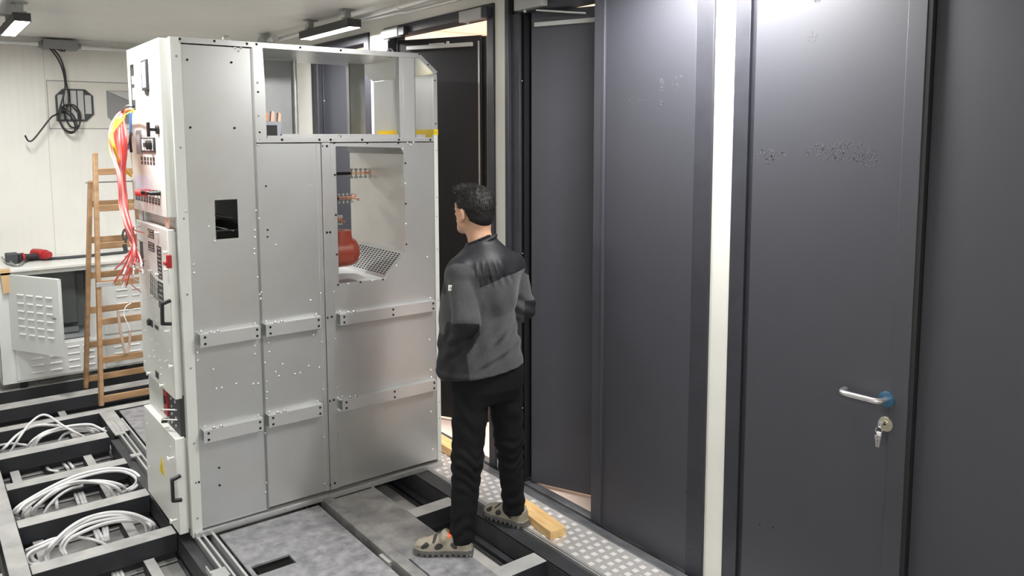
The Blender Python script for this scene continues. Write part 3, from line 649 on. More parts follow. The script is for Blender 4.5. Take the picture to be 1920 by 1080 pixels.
# top, bottom and middle edge angles
b = MB(); b.box(1.050, 2.335, YS - .004, YS + .03, 2.378, 2.404)
b.mi = 1; holes(b, [(337, 73), (402, 77), (463, 82), (481, 83), (563, 89), (639, 94.5)], .006, YS - .0048)
b.build('top_rail', [M['galv'], M['hole']], sg, bevel=.001)
b = MB(); b.box(FX + .01, 2.456, YS - .020, YS + .03, .0, .028); b.mi = 1; rivets(b, [(378, 1001), (462, 975), (535, 955), (616, 930), (696, 908), (755, 891)], .004, YS - .020)
b.build('base_rail', [M['galv'], M['galvdk']], sg, bevel=.001)
b = MB(); b.box(1.398, 2.43, YS - .006, YS + .03, 1.918, 1.940)
b.mi = 1; holes(b, [(529, 262), (599, 262), (620, 262), (679, 262), (748, 262), (807, 262)], .0065, YS - .0068)
b.build('middle_rail', [M['galv2'], M['hole']], sg, bevel=.001)
b = MB(); b.box(2.430, 2.456, YS - .004, YS + .012, .03, 1.955); b.mi = 1; holes(b, [(818.5, 282), (819, 370), (819, 406), (820, 467), (822, 563), (824, 753), (824, 784), (825, 847)], .0035, YS - .0048)
b.build('corner_post', [M['white2'], M['grey']], sg, bevel=.001, label='slim pale rear corner post')
b = MB(); b.box(2.432, 2.456, YS - .004, YS + .012, 1.985, 2.293); b.mi = 1; holes(b, [(815.5, 151), (817, 232)], .0045, YS - .0048); b.build('rear_post', [M['galv2'], M['hole']], sg)
b = MB(); b.box(2.431, 2.457, YS - .006, YS + .012, 1.955, 1.985); b.box(2.440, 2.449, YS, YF + .03, 1.94, 1.985); b.box(2.395, 2.449, YS + .1, YF, 1.942, 1.944)
b.mi = 1; b.disc((2.444, YS - .0062, 1.968), (0, -1, 0), .005); b.build('yellow_angle', [M['ypaint'], M['grey']], sg, label='yellow painted angle')
# slanted flange + roof, rear wall of the upper compartment
b = MB(); p0, p1 = Vector((2.343, YS - .004, 2.388)), Vector((2.452, YS - .004, 2.300)); nrm = Vector((.088, 0, .109)).normalized()
b.prism([p0 - nrm * .012, p1 - nrm * .012, p1 + nrm * .012, p0 + nrm * .012], (0, .014, 0)); b.mi = 1; b.disc((2.398, YS - .0045, 2.346), (0, -1, 0), .005)
b.build('chamfer_flange', [M['galv'], M['hole']], sg)
b = MB(); b.prism([(2.335, YS, 2.392), (2.45, YS, 2.297), (2.452, YS, 2.300), (2.337, YS, 2.395)], (0, .74, 0)); b.build('slanted_roof_sheet', M['galv2'], sg)
b = MB(); b.box(2.450, 2.454, YS, 4.558, .03, 2.296); b.build('rear_panel', M['galv'], sg)
b = MB(); b.box(1.03, 2.337, YS, 4.56, 2.391, 2.3935); b.build('roof_sheet', M['galv2'], sg)
b = MB(); b.box(1.40, 2.45, YS, YF, 1.917, 1.921); b.build('shelf_sheet', M['galv'], sg)
b = MB(); b.box(1.55, 2.11, YS + .045, YS + .06, 1.94, 1.960); b.box(1.86, 2.21, YS + .006, YS + .04, 1.94, 1.957); b.box(2.32, 2.38, YS + .006, YS + .04, 1.94, 1.957); b.box(1.46, 1.855, YS + .006, YS + .04, 1.94, 1.952); b.build('shelf_flange', M['galv2'], sg)
# upper frame: left strip, posts
b = MB(); b.prism([(1.393, YS - .004, 1.94), (1.452, YS - .004, 1.94), (1.452, YS - .004, 2.2), (1.446, YS - .004, 2.378), (1.393, YS - .004, 2.378)], (0, .006, 0))
b.mi = 1; holes(b, [(484, 172.5), (487, 248)], .005, YS - .0048); b.build('upper_strip', [M['galv'], M['hole']], sg)
b = MB(); b.box(2.236, 2.314, YS + .0, YS + .004, 1.94, 2.378); b.box(2.213, 2.236, YS + .0, YS + .035, 1.94, 2.378); b.box(2.31, 2.314, YS, YS + .035, 1.94, 2.378); b.build('channel_post', M['galv2'], sg, bevel=.001)
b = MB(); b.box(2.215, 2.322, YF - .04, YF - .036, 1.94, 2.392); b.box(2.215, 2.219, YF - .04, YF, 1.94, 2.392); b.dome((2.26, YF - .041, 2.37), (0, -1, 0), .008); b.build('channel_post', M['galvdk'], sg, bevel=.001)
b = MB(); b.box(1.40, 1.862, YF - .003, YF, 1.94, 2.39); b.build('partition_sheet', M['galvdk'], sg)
b = MB(); b.cyl((1.877, YF - .01, 1.92), (1.877, YF - .01, 2.39), .017, n=20); b.build('rounded_post', M['galv2'], sg)
# far side sheet lower + inner front partition, so the enclosure has depth
b = MB(); b.holed(side_poly([(1.03, .03), (2.45, .03), (2.45, 1.93), (1.03, 1.93)], YF), [side_poly([(1.78, 1.10), (2.10, 1.10), (2.236, 1.24), (2.236, 1.9), (1.78, 1.9)], YF)], (0, .003, 0)); b.box(1.03, 1.40, YF, YF + .003, 1.93, 2.39); b.build('far_side_panel', M['galv'], sg)
b = MB(); b.box(1.392, 1.396, YS + .003, YF, .03, 2.39); b.build('compartment_wall', M['galv'], sg)
# duct behind the opening
b = MB(); b.box(2.234, 2.237, YS + .002, 4.484, 1.303, 1.848); b.build('duct_wall', mat('stained_zinc', (.78, .78, .76), .34, .45, var=.14, scale=3), sg)
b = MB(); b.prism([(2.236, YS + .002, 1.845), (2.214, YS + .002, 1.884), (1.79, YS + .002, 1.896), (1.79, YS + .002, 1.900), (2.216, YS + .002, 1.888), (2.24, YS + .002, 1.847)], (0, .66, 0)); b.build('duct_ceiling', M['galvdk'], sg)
b = MB(); A = Vector((2.098, 0, 1.163)); Bv = Vector((2.233, 0, 1.303)); dv = (Bv - A)
nv = Vector((-dv.z, 0, dv.x)).normalized()
b.prism([(A.x, YS + .002, A.z), (Bv.x, YS + .002, Bv.z), (Bv.x, YS + .002, Bv.z - .004), (A.x, YS + .002, A.z - .004)], (0, .66, 0)); b.mi = 1
for i in range(12):
    for j in range(17):
        t = .12 + .8 * i / 12; y = YS + .03 + j * .036
        p = A + dv * t; q = A + dv * (t + .035)
        b.prism([(p.x, y, p.z + .0006), (q.x, y, q.z + .0006), (q.x, y + .022, q.z + .0006), (p.x, y + .022, p.z + .0006)], nv * .0006)
b.build('perforated_vent', [M['galv2'], M['hole']], sg, smooth=False, label='perforated sloping vent sheet')
b = MB(); b.box(1.79, 2.099, YS + .002, 4.48, 1.160, 1.164); b.mi = 1
for i in range(9):
    for j in range(5): b.box(1.84 + i * .012, 1.847 + i * .012, YS + .02 + j * .02, YS + .032 + j * .02, 1.164, 1.1645)
b.build('duct_floor', [M['galv2'], M['hole']], sg, smooth=False)
# red bushing and copper contacts
Yb = 4.10
b = MB()
bz = 1.292
for (x0, x1, r0, r1) in ((1.74, 2.02, .086, .086), (2.02, 2.05, .086, .076), (2.05, 2.066, .076, .052)): b.cyl((x0, Yb, bz), (x1, Yb, bz), r0, r1, n=32)
b.cyl((1.968, Yb, bz + .03), (1.968, Yb, bz + .125), .074, .066, n=28)
b.build('red_bushing', M['bush'], sg, bevel=.004, label='dark red cast resin bushing')
for (x0, x1, py, yb, cab) in ((655, 699, 325, 4.25, True), (632, 670, 372, 4.2, False), (622, 645, 413, 4.15, False)):
    a = P(x0, py, 1, yb); c = P(x1, py, 1, yb); L = c.x - a.x
    b = MB(); b.box(a.x, c.x - .02, yb - .02, yb + .02, a.z - .006, a.z - .002); b.box(a.x, c.x - .02, yb - .02, yb + .02, a.z + .004, a.z + .008)
    for k in (-1, 1):
        b.bar((c.x - .05, yb + k * .012, a.z), (c.x, yb + k * .02, a.z + k * .012), .014, .006); b.dome((c.x - .005, yb + k * .02 , a.z + k * .012), (0, -1, 0), .008)
    b.mi = 1
    for k in range(4):
        x = a.x + .012 + k * L * .2
        b.cyl((x, yb, a.z - .028), (x, yb, a.z + .028), .005, n=8); b.cyl((x, yb, a.z + .016), (x, yb, a.z + .027), .010, n=6); b.cyl((x, yb, a.z - .030), (x, yb, a.z - .018), .010, n=6)
    b.mi = 2; b.tube([(1.80, yb - .02, a.z + .0), ((1.80 + a.x) / 2, yb, a.z - .001), (a.x + .01, yb, a.z)], .009)
    b.build('copper_contact', [M['copper'], M['galvdk'], M['bcable']], sg, label='copper contact cluster with bolts')
# side mounting rails
def mrail(x0, x1, zb, zt, drop=.009, split=None):
    zb, zt = min(zb, zt), max(zb, zt)
    b = MB(); y0 = YS - .042; t_ = .003
    b.prism([(x0, YS - .0022, zt), (x0, y0, zt), (x0, y0, zb), (x0, YS - .0022, zb), (x0, YS - .0022, zb + t_), (x0, y0 + t_, zb + t_), (x0, y0 + t_, zt - t_), (x0, YS - .0022, zt - t_)], (x1 - x0, 0, 0))
    b.mi = 1; s_ = .016
    xs = [x0 + .022, x1 - .018] + ([split] if split else [])
    for x in xs:
        for z in (zb + .015, zt - .015): b.disc((x, y0 - .0008, z), (0, -1, 0), .0062)
    b.mi = 2
    for x in (x0 + .055, x0 + .088):
        b.dome((x, y0 + .02, zt), (0, 0, 1), .007, .010); b.dome((x, y0 + .02, zb), (0, 0, -1), .006, .006)
    for x in (x0 + .015, x1 - .015): b.dome((x, YS - .008, zt + .01), (0, -1, 0), .006)
    b.mi = 3
    for x in (x0 + .045, x0 + .080): b.box(x, x + .016, y0 + .008, y0 + .018, zt, zt + .001)
    b.build('mounting_rail', [M['galv2'], M['hole'], M['rivet'], M['hole']], sg)
for a in ((1.078, 1.372, .948, 1.010), (1.400, 1.700, .950, 1.012), (1.806, 2.405, .948, 1.008, .009, 2.125), (1.075, 1.370, .475, .537), (1.398, 1.694, .480, .543), (1.806, 2.405, .478, .540, .009, 2.125)): mrail(*a)
b = MB()
for (px, py) in ((634.5, 747), (634.5, 768)): q = P(px, py, 1, YS - .005); b.cyl((q.x, YS - .03, q.z), (q.x, YS, q.z), .008, n=10)
b.build('stud', M['rivet'], sg)
# eyebolts
for (x, y) in ((1.31, 3.93), (2.25, 3.98)):
    b = MB(); b.cyl((x, y, 2.39), (x, y, 2.405), .014, n=12); b.tube([(x + .016 * math.cos(a), y, 2.422 + .016 * math.sin(a)) for a in np.linspace(0, 2 * PI, 17)], .0055, n=8, sub=1, cap=False)
    b.build('eyebolt', M['galvdk'], sg)
# stuff seen through the square hole
b = MB(); b.box(1.12, 1.39, YS + .03, 4.4, 1.49, 1.494); b.build('inner_shelf', M['dark'], sg)
b = MB(); b.prism([(1.20, YS + .22, 1.56), (1.34, YS + .22, 1.53), (1.34, YS + .22, 1.535), (1.20, YS + .22, 1.565)], (0, .2, 0)); b.bar((1.19, YS + .10, 1.515), (1.29, YS + .05, 1.485), .006, .004); b.build('inner_bracket', M['galvdk'], sg)

# --- doors on the front (facing -X)
def sheetdoor(name, x0, y0, y1, z0, z1, m, label, ex=.035, open_=0):
    b = MB(); b.box(x0, x0 + ex, y0, y1, z0, z1); b.box(x0 + ex, FX, y0 + .012, y1 - .012, z0 + .012, z1 - .012); return b.build(name, m, sg, bevel=.004, label=label)
XD = .970
b = MB(); b.holed([(XD, 3.845, 1.572), (XD, 4.485, 1.572), (XD, 4.485, 2.398), (XD, 3.845, 2.398)], [[(XD, 4.345, 2.085), (XD, 4.432, 2.085), (XD, 4.432, 2.318), (XD, 4.345, 2.318)]], (.002, 0, 0))
X2 = XD + .002
b.box(X2, FX, 3.845, 3.849, 1.572, 2.398); b.box(X2, FX, 4.481, 4.485, 1.572, 2.398); b.box(X2, FX, 3.849, 4.481, 2.394, 2.398); b.box(X2, FX, 3.849, 4.481, 1.572, 1.576)
up = b.build('upper_door', M['white'], sg, bevel=.002, label='white relay compartment door')
b = MB(); b.box(FX, FX + .006, YS + .04, YF, .03, 2.398); b.build('front_frame', M['white2'], sg)
mid = sheetdoor('breaker_door', XD - .002, 3.848, 4.462, .695, 1.515, M['white'], 'white circuit breaker front plate')
lo = sheetdoor('cable_door', XD - .012, 3.842, 4.46, .022, .505, M['white'], 'white lower cable compartment door', ex=.045)
b = MB(); b.box(XD + .02, FX, 4.10, 4.46, .50, .70); b.build('recess_plate', M['white2'], sg)
def fp(px, py, x=XD): return P(px, py, 0, x)
def flat(b, pxs, x=XD, t=.0015):
    """rectangle on the front given by two opposite image corners"""
    a = fp(pxs[0], pxs[1], x); c = fp(pxs[2], pxs[3], x)
    b.box(x - t, x, min(a.y, c.y), max(a.y, c.y), min(a.z, c.z), max(a.z, c.z))
    return min(a.y, c.y), max(a.y, c.y), min(a.z, c.z), max(a.z, c.z)
b = MB(); b.box(XD + .03, XD + .033, 4.33, 4.44, 2.08, 2.32); b.mi = 1; b.box(XD + .004, XD + .03, 4.35, 4.42, 2.14, 2.20); b.box(XD + .004, XD + .03, 4.35, 4.42, 2.22, 2.26); b.build('terminal_block', [M['hole'], M['plast']], up)
b = MB(); b.box(XD - .010, XD, 4.050, 4.155, 2.172, 2.318); b.mi = 1; b.box(XD - .011, XD - .010, 4.065, 4.140, 2.185, 2.308); b.mi = 0; b.box(XD - .006, XD, 4.060, 4.115, 2.150, 2.172); b.mi = 2
b.box(XD - .0115, XD - .011, 4.070, 4.135, 2.285, 2.300); b.box(XD - .0115, XD - .011, 4.08, 4.10, 2.195, 2.215); b.box(XD - .0115, XD - .011, 4.070, 4.135, 2.255, 2.262)
b.build('meter', [M['black'], M['lcd'], M['plast']], up, bevel=.001, label='grey meter with pale display')
b = MB(); c_ = fp(295, 243); b.cyl((XD, c_.y - .02, c_.z), (XD - .012, c_.y - .02, c_.z), .022, n=20); b.cyl((XD - .012, c_.y - .02, c_.z), (XD - .04, c_.y - .02, c_.z), .008, n=12); b.box(XD - .052, XD - .038, c_.y - .028, c_.y - .012, c_.z - .034, c_.z + .034)
b.build('rotary_handle', M['black'], up, bevel=.002, label='black rotary handle')
b = MB(); b.mi = 1; b.box(XD - .006, XD, 3.985, 4.315, 1.873, 1.945); b.mi = 0; b.box(XD - .014, XD, 4.25, 4.315, 1.862, 1.985); b.mi = 2
for k in range(4): b.box(XD - .008, XD - .006, 4.01 + k * .058, 4.05 + k * .058, 1.882, 1.938)
b.mi = 1; b.cyl((XD, 4.04, 1.91), (XD - .030, 4.04, 1.91), .024, n=12); b.box(XD - .04, XD - .03, 4.02, 4.06, 1.90, 1.92)
b.build('relay_row', [M['grey'], M['black'], M['plast']], up, bevel=.001, label='row of relays with black knob')
b = MB()
for k in range(5): y = 4.27 - k * .057 - (0.01 if k else 0); b.box(XD - .0012, XD, y - .016, y + .016, 1.832, 1.850); b.box(XD - .0012, XD, y - .016, y + .016, 1.812, 1.828)
for k in range(9): y = 4.455 - .03 - k * .056; b.box(XD - .0012, XD, y - .020, y + .020, 1.622 , 1.655)
b.mi = 1
for k in range(9): y = 4.425 - k * .056; b.box(XD - .0018, XD - .0012, y - .014, y + .014, 1.634, 1.638); b.box(XD - .0018, XD - .0012, y - .012, y + .010, 1.645, 1.649)
b.mi = 2; b.box(XD - .0012, XD, 4.12, 4.44, 1.675, 1.755)
b.build('label', [M['label'], M['lgrey'], M['paper']], up, smooth=False, label='small black printed labels and pale label sheet')
for (y, r, c_, L, mm) in ((4.20, .020, 1.672, .05, 'red'), (4.12, .014, 1.678, .04, 'black'), (4.06, .013, 1.68, .035, 'redp'), (3.99, .012, 1.682, .045, 'black'), (3.94, .012, 1.682, .045, 'black')):
    b = MB(); b.cyl((XD, y, c_), (XD - L, y + .02, c_), r, r * .8, n=12); b.build('push_button', M[mm], up, bevel=.001, label='red knob' if mm[0] == 'r' else 'black knob')
# breaker front details
XM = XD - .002
def rect(b, y0, y1, z0, z1, t=.0015, x=XM): b.box(x - t, x, y0, y1, z0, z1)
for r_, lines in (((277, 428, 289, 448), 3), ((278, 452, 290, 473), 3), ((294, 460, 305, 525), 8), ((296, 526, 308, 582), 5), ((262, 450, 270, 500), 0)):
    b = MB(); y0_, y1_, z0_, z1_ = flat(b, r_, XM); b.mi = 1
    for k in range(lines): zc_ = z1_ - (z1_ - z0_) * (k + .6) / (lines + .2); b.box(XM - .002, XM - .0015, y0_ + .012, y1_ - .010 - .02 * (k % 3 == 1), zc_ - .003, zc_ + .003)
    if r_[1] == 428: b.mi = 2; b.box(XM - .002, XM - .0015, y1_ - .026, y1_ - .006, z0_ + .012, z1_ - .012)
    b.build('label', [M['label'], M['lgrey'], M['yellow']], mid, smooth=False, label='black printed instruction label')
b = MB()
for i in range(5):
    for j in range(3): a = P(283 + i * 3.2, 519 + i * 3.5 + j * 13, 0, XM); b.box(XM - .001, XM, a.y - .006, a.y + .006, a.z - .017, a.z + .017)
b.build('vent_slot', M['label'], mid, smooth=False)
b = MB(); a = P(313, 492, 0, XM - .02); b.box(XM - .022, XM, a.y - .012, a.y + .010, a.z - .028, a.z + .034); b.box(XM - .028, XM - .014, a.y + .0, a.y + .045, a.z - .016, a.z - .002); b.build('interlock_lever', M['redp'], mid, bevel=.003, label='red interlock lever')
def bow(parent, pt, pb, x, name='bow_handle', out=.04):
    a, c = pt, pb; b = MB()
    for (p, q) in (((x, a.y, a.z + .012), (x - out, a.y, a.z)), ((x - out, a.y, a.z + .006), (x - out, c.y, c.z - .006)), ((x - out, c.y, c.z), (x, c.y, c.z - .006))): b.bar(p, q, .020, .015, up=(1, 0, .3))
    b.build(name, M['black'], parent, bevel=.003, label='black bow handle')
def bowpts(a, c, x):
    q0 = P(*a, 0, x - .04); q1 = P(*c, 0, x - .04); return Vector((0, q0.y, q0.z)), Vector((0, q1.y, q1.z))
bow(mid, *bowpts((303.5, 570), (304.5, 607), XM), XM)
bow(lo, *bowpts((322.5, 900), (324.5, 939), XD - .012), XD - .012)
b = MB()
for (px, py) in ((260, 424), (293, 437), (321, 478), (280, 508), (294, 515), (312, 622), (320, 687), (278, 700), (302, 723), (316, 508), (283, 556)):
    a = P(px, py, 0, XM - .010)
    if a.y < 3.86: a.y = 3.862
    b = MB(); b.cyl((XM, a.y, a.z), (XM - .014, a.y, a.z), .006, n=10); b.cyl((XM - .014, a.y, a.z), (XM - .019, a.y, a.z), .010, n=12)
    b.build('white_knob', M['plast'], mid, bevel=.001)
b = MB()
for (px, py) in ((297, 566), (291, 590), (294, 601), (301, 615), (273, 620), (295, 625), (285, 637), (295, 645), (288, 658), (280, 668), (300, 676), (303, 690), (319, 659), (313, 676), (310, 678), (272, 678), (302, 702), (290, 669)):
    a = P(px, py, 0, XM); b.dome((XM, a.y, a.z), (-1, 0, 0), .007)
b.build('screw_head', M['plast'], mid)
b = MB(); flat(b, (279, 596, 287, 614), XM, .004); flat(b, (291, 608, 297, 619), XM, .003); flat(b, (292, 694, 298, 711), XM, .003); a = P(283, 604, 0, XM); b.cyl((XM, a.y, a.z), (XM - .018, a.y, a.z), .016, n=12); b.build('switch', M['label'], mid, bevel=.001, label='small black switches')
# lower door
XL_ = XD - .012
b = MB(); a = P(303, 855, 0, XL_); c_ = P(300, 882, 0, XL_); d_ = P(309, 886, 0, XL_); yc = (c_.y + d_.y) / 2; zb = (c_.z + d_.z) / 2
b.prism([(XL_ - .001, yc - .055, zb - .01), (XL_ - .001, yc + .055, zb - .01), (XL_ - .001, yc, zb + .085)], (.001, 0, 0)); b.mi = 1
b.prism([(XL_ - .0014, yc - .006, zb + .045), (XL_ - .0014, yc + .010, zb + .020), (XL_ - .0014, yc - .010, zb + .005), (XL_ - .0014, yc + .003, zb + .022)], (.0004, 0, 0))
b.build('warning_triangle', [M['ypaint'], M['label']], lo, smooth=False, label='yellow high voltage warning triangle')
b = MB()
for z in (.40, .085): b = MB(); b.cyl((XL_, 3.885, z), (XL_ - .025, 3.885, z), .0065, n=10); b.cyl((XL_ - .025, 3.885, z), (XL_ - .032, 3.885, z), .013, n=12); b.build('white_knob', M['plast'], lo, bevel=.001)
b = MB()
for (y, z) in ((4.40, .42), (4.40, .18), (3.93, .44)): b.dome((XL_, y, z), (-1, 0, 0), .006)
b.build('screw_head', M['plast'], lo)
# recess bits between the doors
b = MB(); b.box(XD + .012, XD + .02, 4.06, 4.13, .55, .695); b.mi = 1; b.box(XD + .006, XD + .012, 4.08, 4.11, .61, .65); b.build('red_block', [M['redp'], M['label']], sg, label='red plastic block in the gap above lower door')
b = MB(); b.box(XD + .02, FX, 3.86, 4.06, .50, .70); b.mi = 1
for z in (.54, .58, .62, .66): b.cyl((XD + .015, 3.93, z), (XD + .03, 3.93, z), .008, n=8); b.cyl((XD + .015, 4.0, z), (XD + .03, 4.0, z), .008, n=8)
b.build('contact_block', [M['dark'], M['rivet']], sg)
for z in (.615, .565):
    b = MB(); b.cyl((XD - .03, 3.99, z), (XD + .03, 3.90, z + .01), .0035, n=8); b.dome((XD - .03, 3.99, z), (-1, 1, 0), .007, .007); b.build('white_pin', M['plast'], sg)
b = MB(); b.cyl((XD - .025, 4.03, .545), (XD - .0, 4.02, .545), .012, n=10); b.build('black_knob', M['black'], sg)
b = MB(); b.box(XD + .01, XD + .014, 3.86, 3.92, 1.520, 1.565); b.build('small_plate', M['copperl'], sg); b = MB(); b.box(XD + .01, XD + .014, 4.36, 4.44, 1.52, 1.60); b.mi = 1; b.box(XD + .008, XD + .01, 4.335, 4.345, 1.52, 1.57); b.build('small_plate', [M['paper'], M['black']], sg)
# wire bundle
cols = ['pink', 'red', 'pink', 'yellow', 'red', 'pink', 'red', 'red', 'pink', 'red', 'yellow', 'red', 'pink', 'red', 'red', 'pink', 'red', 'yellow', 'pink', 'red', 'red', 'red', 'pink', 'red', 'yellow', 'red']
for i, c_ in enumerate(cols):
    t = i / (len(cols) - 1); j = lambda s_=3: random.uniform(-s_, s_)
    xw = .86 + random.uniform(-.03, .03) if c_ != 'yellow' else .80
    pts = [P(252, 205 + t * 4, 0, .975), P(236 - 2 * t, 206 + 4 * t, 0, .94), P(218 + 14 * t, 218 + 6 * t + j(1), 0, .90), P(205 + 32 * t + j(1), 252 + j(4), 0, xw), P(209 + 29 * t + j(2), 290, 0, xw)]
    if c_ == 'yellow':
        pts = pts[:3] + [P(209 + j(2), 250, 0, xw), P(216 + j(2), 285, 0, xw), P(228 + j(3), 312, 0, .90), P(247, 330 + j(2), 0, .955)]
    else:
        e = (random.choice((215, 228, 236, 243, 250, 256, 262, 266)) + j(3)); ey = 478 + (e - 215) * .45 + j(22)
        if e < 238: ey = 520 + j(22)
        pts += [P(222 + 12 * t + j(3), 335, 0, xw), P(226 + 12 * t + j(3), 385, 0, xw), P(236 + 9 * t + j(3), 425, 0, xw), P(246 + 8 * t + j(4), 452, 0, xw + .02), P((e + 250) / 2 + 3, (ey + 462) / 2, 0, xw + .01), P(e, ey, 0, xw + random.uniform(-.03, .04))]
    b = MB(); b.tube(pts, .0042 if c_ != 'yellow' else .0048, n=6, sub=6)
    if c_ != 'yellow':
        b.mi = 1; q0, q1 = pts[-2], pts[-1]; dv_ = (q1 - q0).normalized(); b.cyl(q1 - dv_ * .004, q1 + dv_ * .030, .0042, n=6)
    b.build('wire', [M[c_], M['plast']], sg, label=c_ + ' wire')
for c_, pts in (('green', [(246, 209), (225, 222), (207, 240), (203, 265), (207, 290), (214, 298)]), ('blue', [(243, 212), (244, 235), (243, 262), (238, 278)]), ('blue', [(246, 212), (246, 240), (244, 268), (240, 280)]), ('black', [(250, 200), (240, 199), (232, 205), (228, 212)]), ('black', [(246, 250), (244, 262), (246, 285)])):
    b = MB(); b.tube([P(x, y, 0, .90 + .03 * k / len(pts)) for k, (x, y) in enumerate(pts)], .0035 if c_ != 'black' else .007, n=6); b.build('wire', M[c_], sg, label=c_ + ' wire')
for i in range(9):
    y0 = 425 + i * 12; b = MB(); s_ = P(248 + random.uniform(-4, 4), y0, 0, .89); e_ = P(262 + random.uniform(-3, 10), y0 + random.uniform(8, 30), 0, .95)
    b.tube([s_, (s_ + e_) / 2 + Vector((-.02, 0, .0)), e_], .003, n=6); b.mi = 1; b.cyl(e_, e_ + (e_ - s_).normalized() * .02, .004, n=6); b.build('wire', [M['plast'] if i % 2 else M['pink'], M['plast']], sg, label='loose pale wire end')
# tray with copper parts on the shelf
e = empty('parts_tray', (1.50, 4.0, 1.941), 'pale plastic tray with black insert in upper left of the open shelf', 'tray')
y_ = 3.98
a, c_ = P(490, 252, 1, y_), P(529, 252, 1, y_); zt = P(500, 228, 1, y_).z; z0 = 1.942
b = MB(); b.prism([(a.x - .04, y_, z0), (c_.x - .012, y_, z0), (c_.x + .002, y_, zt), (a.x - .04, y_, zt + .006)], (0, .10, 0)); b.build('tray_body', M['paper'], e, bevel=.002)
b = MB(); b.box(a.x - .03, a.x + .085, y_ - .002, y_, z0 + .004, zt - .018); b.build('insert', M['black'], e, label='black insert')
for k, (x0, x1, px, yb2) in enumerate(((495, 503, 211, 4.03), (507, 515, 208, 4.02), (520, 527, 211, 4.04))):
    p = P(x0, 232, 1, yb2); q = P(x1, px, 1, yb2); z1_ = q.z
    b = MB(); b.prism([(p.x, yb2, zt - .02), (q.x - .006, yb2, zt - .02), (q.x, yb2, z1_ - .008), (q.x - .01, yb2, z1_), (p.x + .008, yb2, z1_ - .002)], (0, .02, 0)); b.build('copper_finger', M['copper'] if k == 0 else M['copperl'], label=('reddish', 'tall pale', 'slanting pale')[k] + ' copper contact standing in the tray on the shelf', category='copper part', group='copper parts in the tray')

# ------------------------------------------------------------------ low cabinet by the back wall
lc = empty('low_cabinet', (.9, 7.3, 0), 'low off-white metal cabinet with louvred door open, against back wall', 'cabinet')
YC = 7.02; W2 = mat('cabinet_enamel', (0.70, 0.73, 0.715), .42, var=.03)
b = MB()
b.holed([(.50, YC, .055), (1.185, YC, .055), (1.185, YC, .915), (.50, YC, .915)], [[(.61, YC, .345), (1.130, YC, .345), (1.130, YC, .895), (.61, YC, .895)]], (0, .003, 0))
b.box(.50, .503, YC, 7.6, .055, .915); b.box(1.185, 2.3, YC, YC + .003, .055, .915); b.box(2.297, 2.3, YC, 7.6, .055, .915); b.box(.50, 2.3, 7.597, 7.6, .055, .915)
b.build('cabinet_body', W2, lc)
b = MB(); b.box(.48, 2.32, YC - .025, 7.64, .928, .952); b.box(.49, 2.31, YC - .008, 7.62, .914, .928); b.build('worktop', M['white'], lc, bevel=.003)
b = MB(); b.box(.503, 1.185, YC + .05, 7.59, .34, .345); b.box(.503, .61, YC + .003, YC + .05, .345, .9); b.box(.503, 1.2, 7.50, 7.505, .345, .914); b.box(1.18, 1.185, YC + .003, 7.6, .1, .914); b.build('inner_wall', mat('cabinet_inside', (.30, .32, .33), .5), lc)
b = MB(); b.box(.66, 1.10, 7.40, 7.42, .40, .88); b.box(.70, 1.08, YC + .2, YC + .22, .36, .40); b.build('mounting_plate', mat('inside_plate', (.26, .28, .28), .45, .3), lc)
def louvres(b, xs, zs, w_, y, M4=None):
    for x in xs:
        for z in zs:
            pr = [(x, y - .009, z), (x, y, z + .011), (x, y, z)]; 
            vs = [Vector(p) for p in pr] + [Vector((p[0] + w_, p[1], p[2])) for p in pr]
            if M4 is not None: vs = [M4 @ v for v in vs]
            b._q(vs, [(0, 1, 2), (5, 4, 3), (0, 3, 4, 1), (1, 4, 5, 2), (2, 5, 3, 0)])
b = MB(); b.box(1.235, 1.7, YC - .014, YC, .345, .895); louvres(b, (1.34, 1.46, 1.58), (.76, .70, .645, .585, .525, .465), .085, YC - .014); b.build('cabinet_door', W2, lc, bevel=.002, label='closed louvred door behind ladder')
b = MB(); b.box(.600, 1.180, YC - .010, YC, .07, .325); louvres(b, (.70, .83, .96, 1.07), (.28, .225, .17, .115), .085, YC - .010); b.build('lower_panel', W2, lc, bevel=.002)
b = MB(); b.box(1.235, 2.2, YC - .010, YC, .07, .325); louvres(b, (1.30, 1.42, 1.54), (.28, .225, .17, .115), .085, YC - .010); b.build('lower_panel', W2, lc, bevel=.002)
hx, hy = .592, 7.015; ex_, ey_ = .868, 6.53
ang = math.atan2(ey_ - hy, ex_ - hx); T = Matrix.Translation((hx, hy, 0)) @ Matrix.Rotation(ang, 4, 'Z')
Wd = math.hypot(ex_ - hx, ey_ - hy)
b = MB(); b.box(0, Wd, -.014, 0, .325, .915, T); b.box(Wd - .014, Wd, 0, .012, .325, .915, T); b.box(0, Wd, 0, .012, .900, .915, T)
louvres(b, (.10, .205, .31, .415), (.765, .700, .640, .580, .520, .460), .072, -.014, T)
dr = b.build('cabinet_door', W2, lc, bevel=.002, label='louvred door standing open')
b = MB(); q = T @ Vector((Wd - .05, -.014, .62)); q2 = T @ Vector((Wd - .05, -.034, .62)); b.cyl(q, q2, .009, n=12); b.build('door_knob', M['galvdk'], dr)
for x in (.62, 1.35, 2.1):
    b = MB(); b.box(x, x + .05, YC + .02, YC + .07, 0.001, .055); b.cyl((x + .025, YC + .01, .03), (x + .025, YC + .03, .03), .012, n=10); b.build('foot', M['black'], lc)
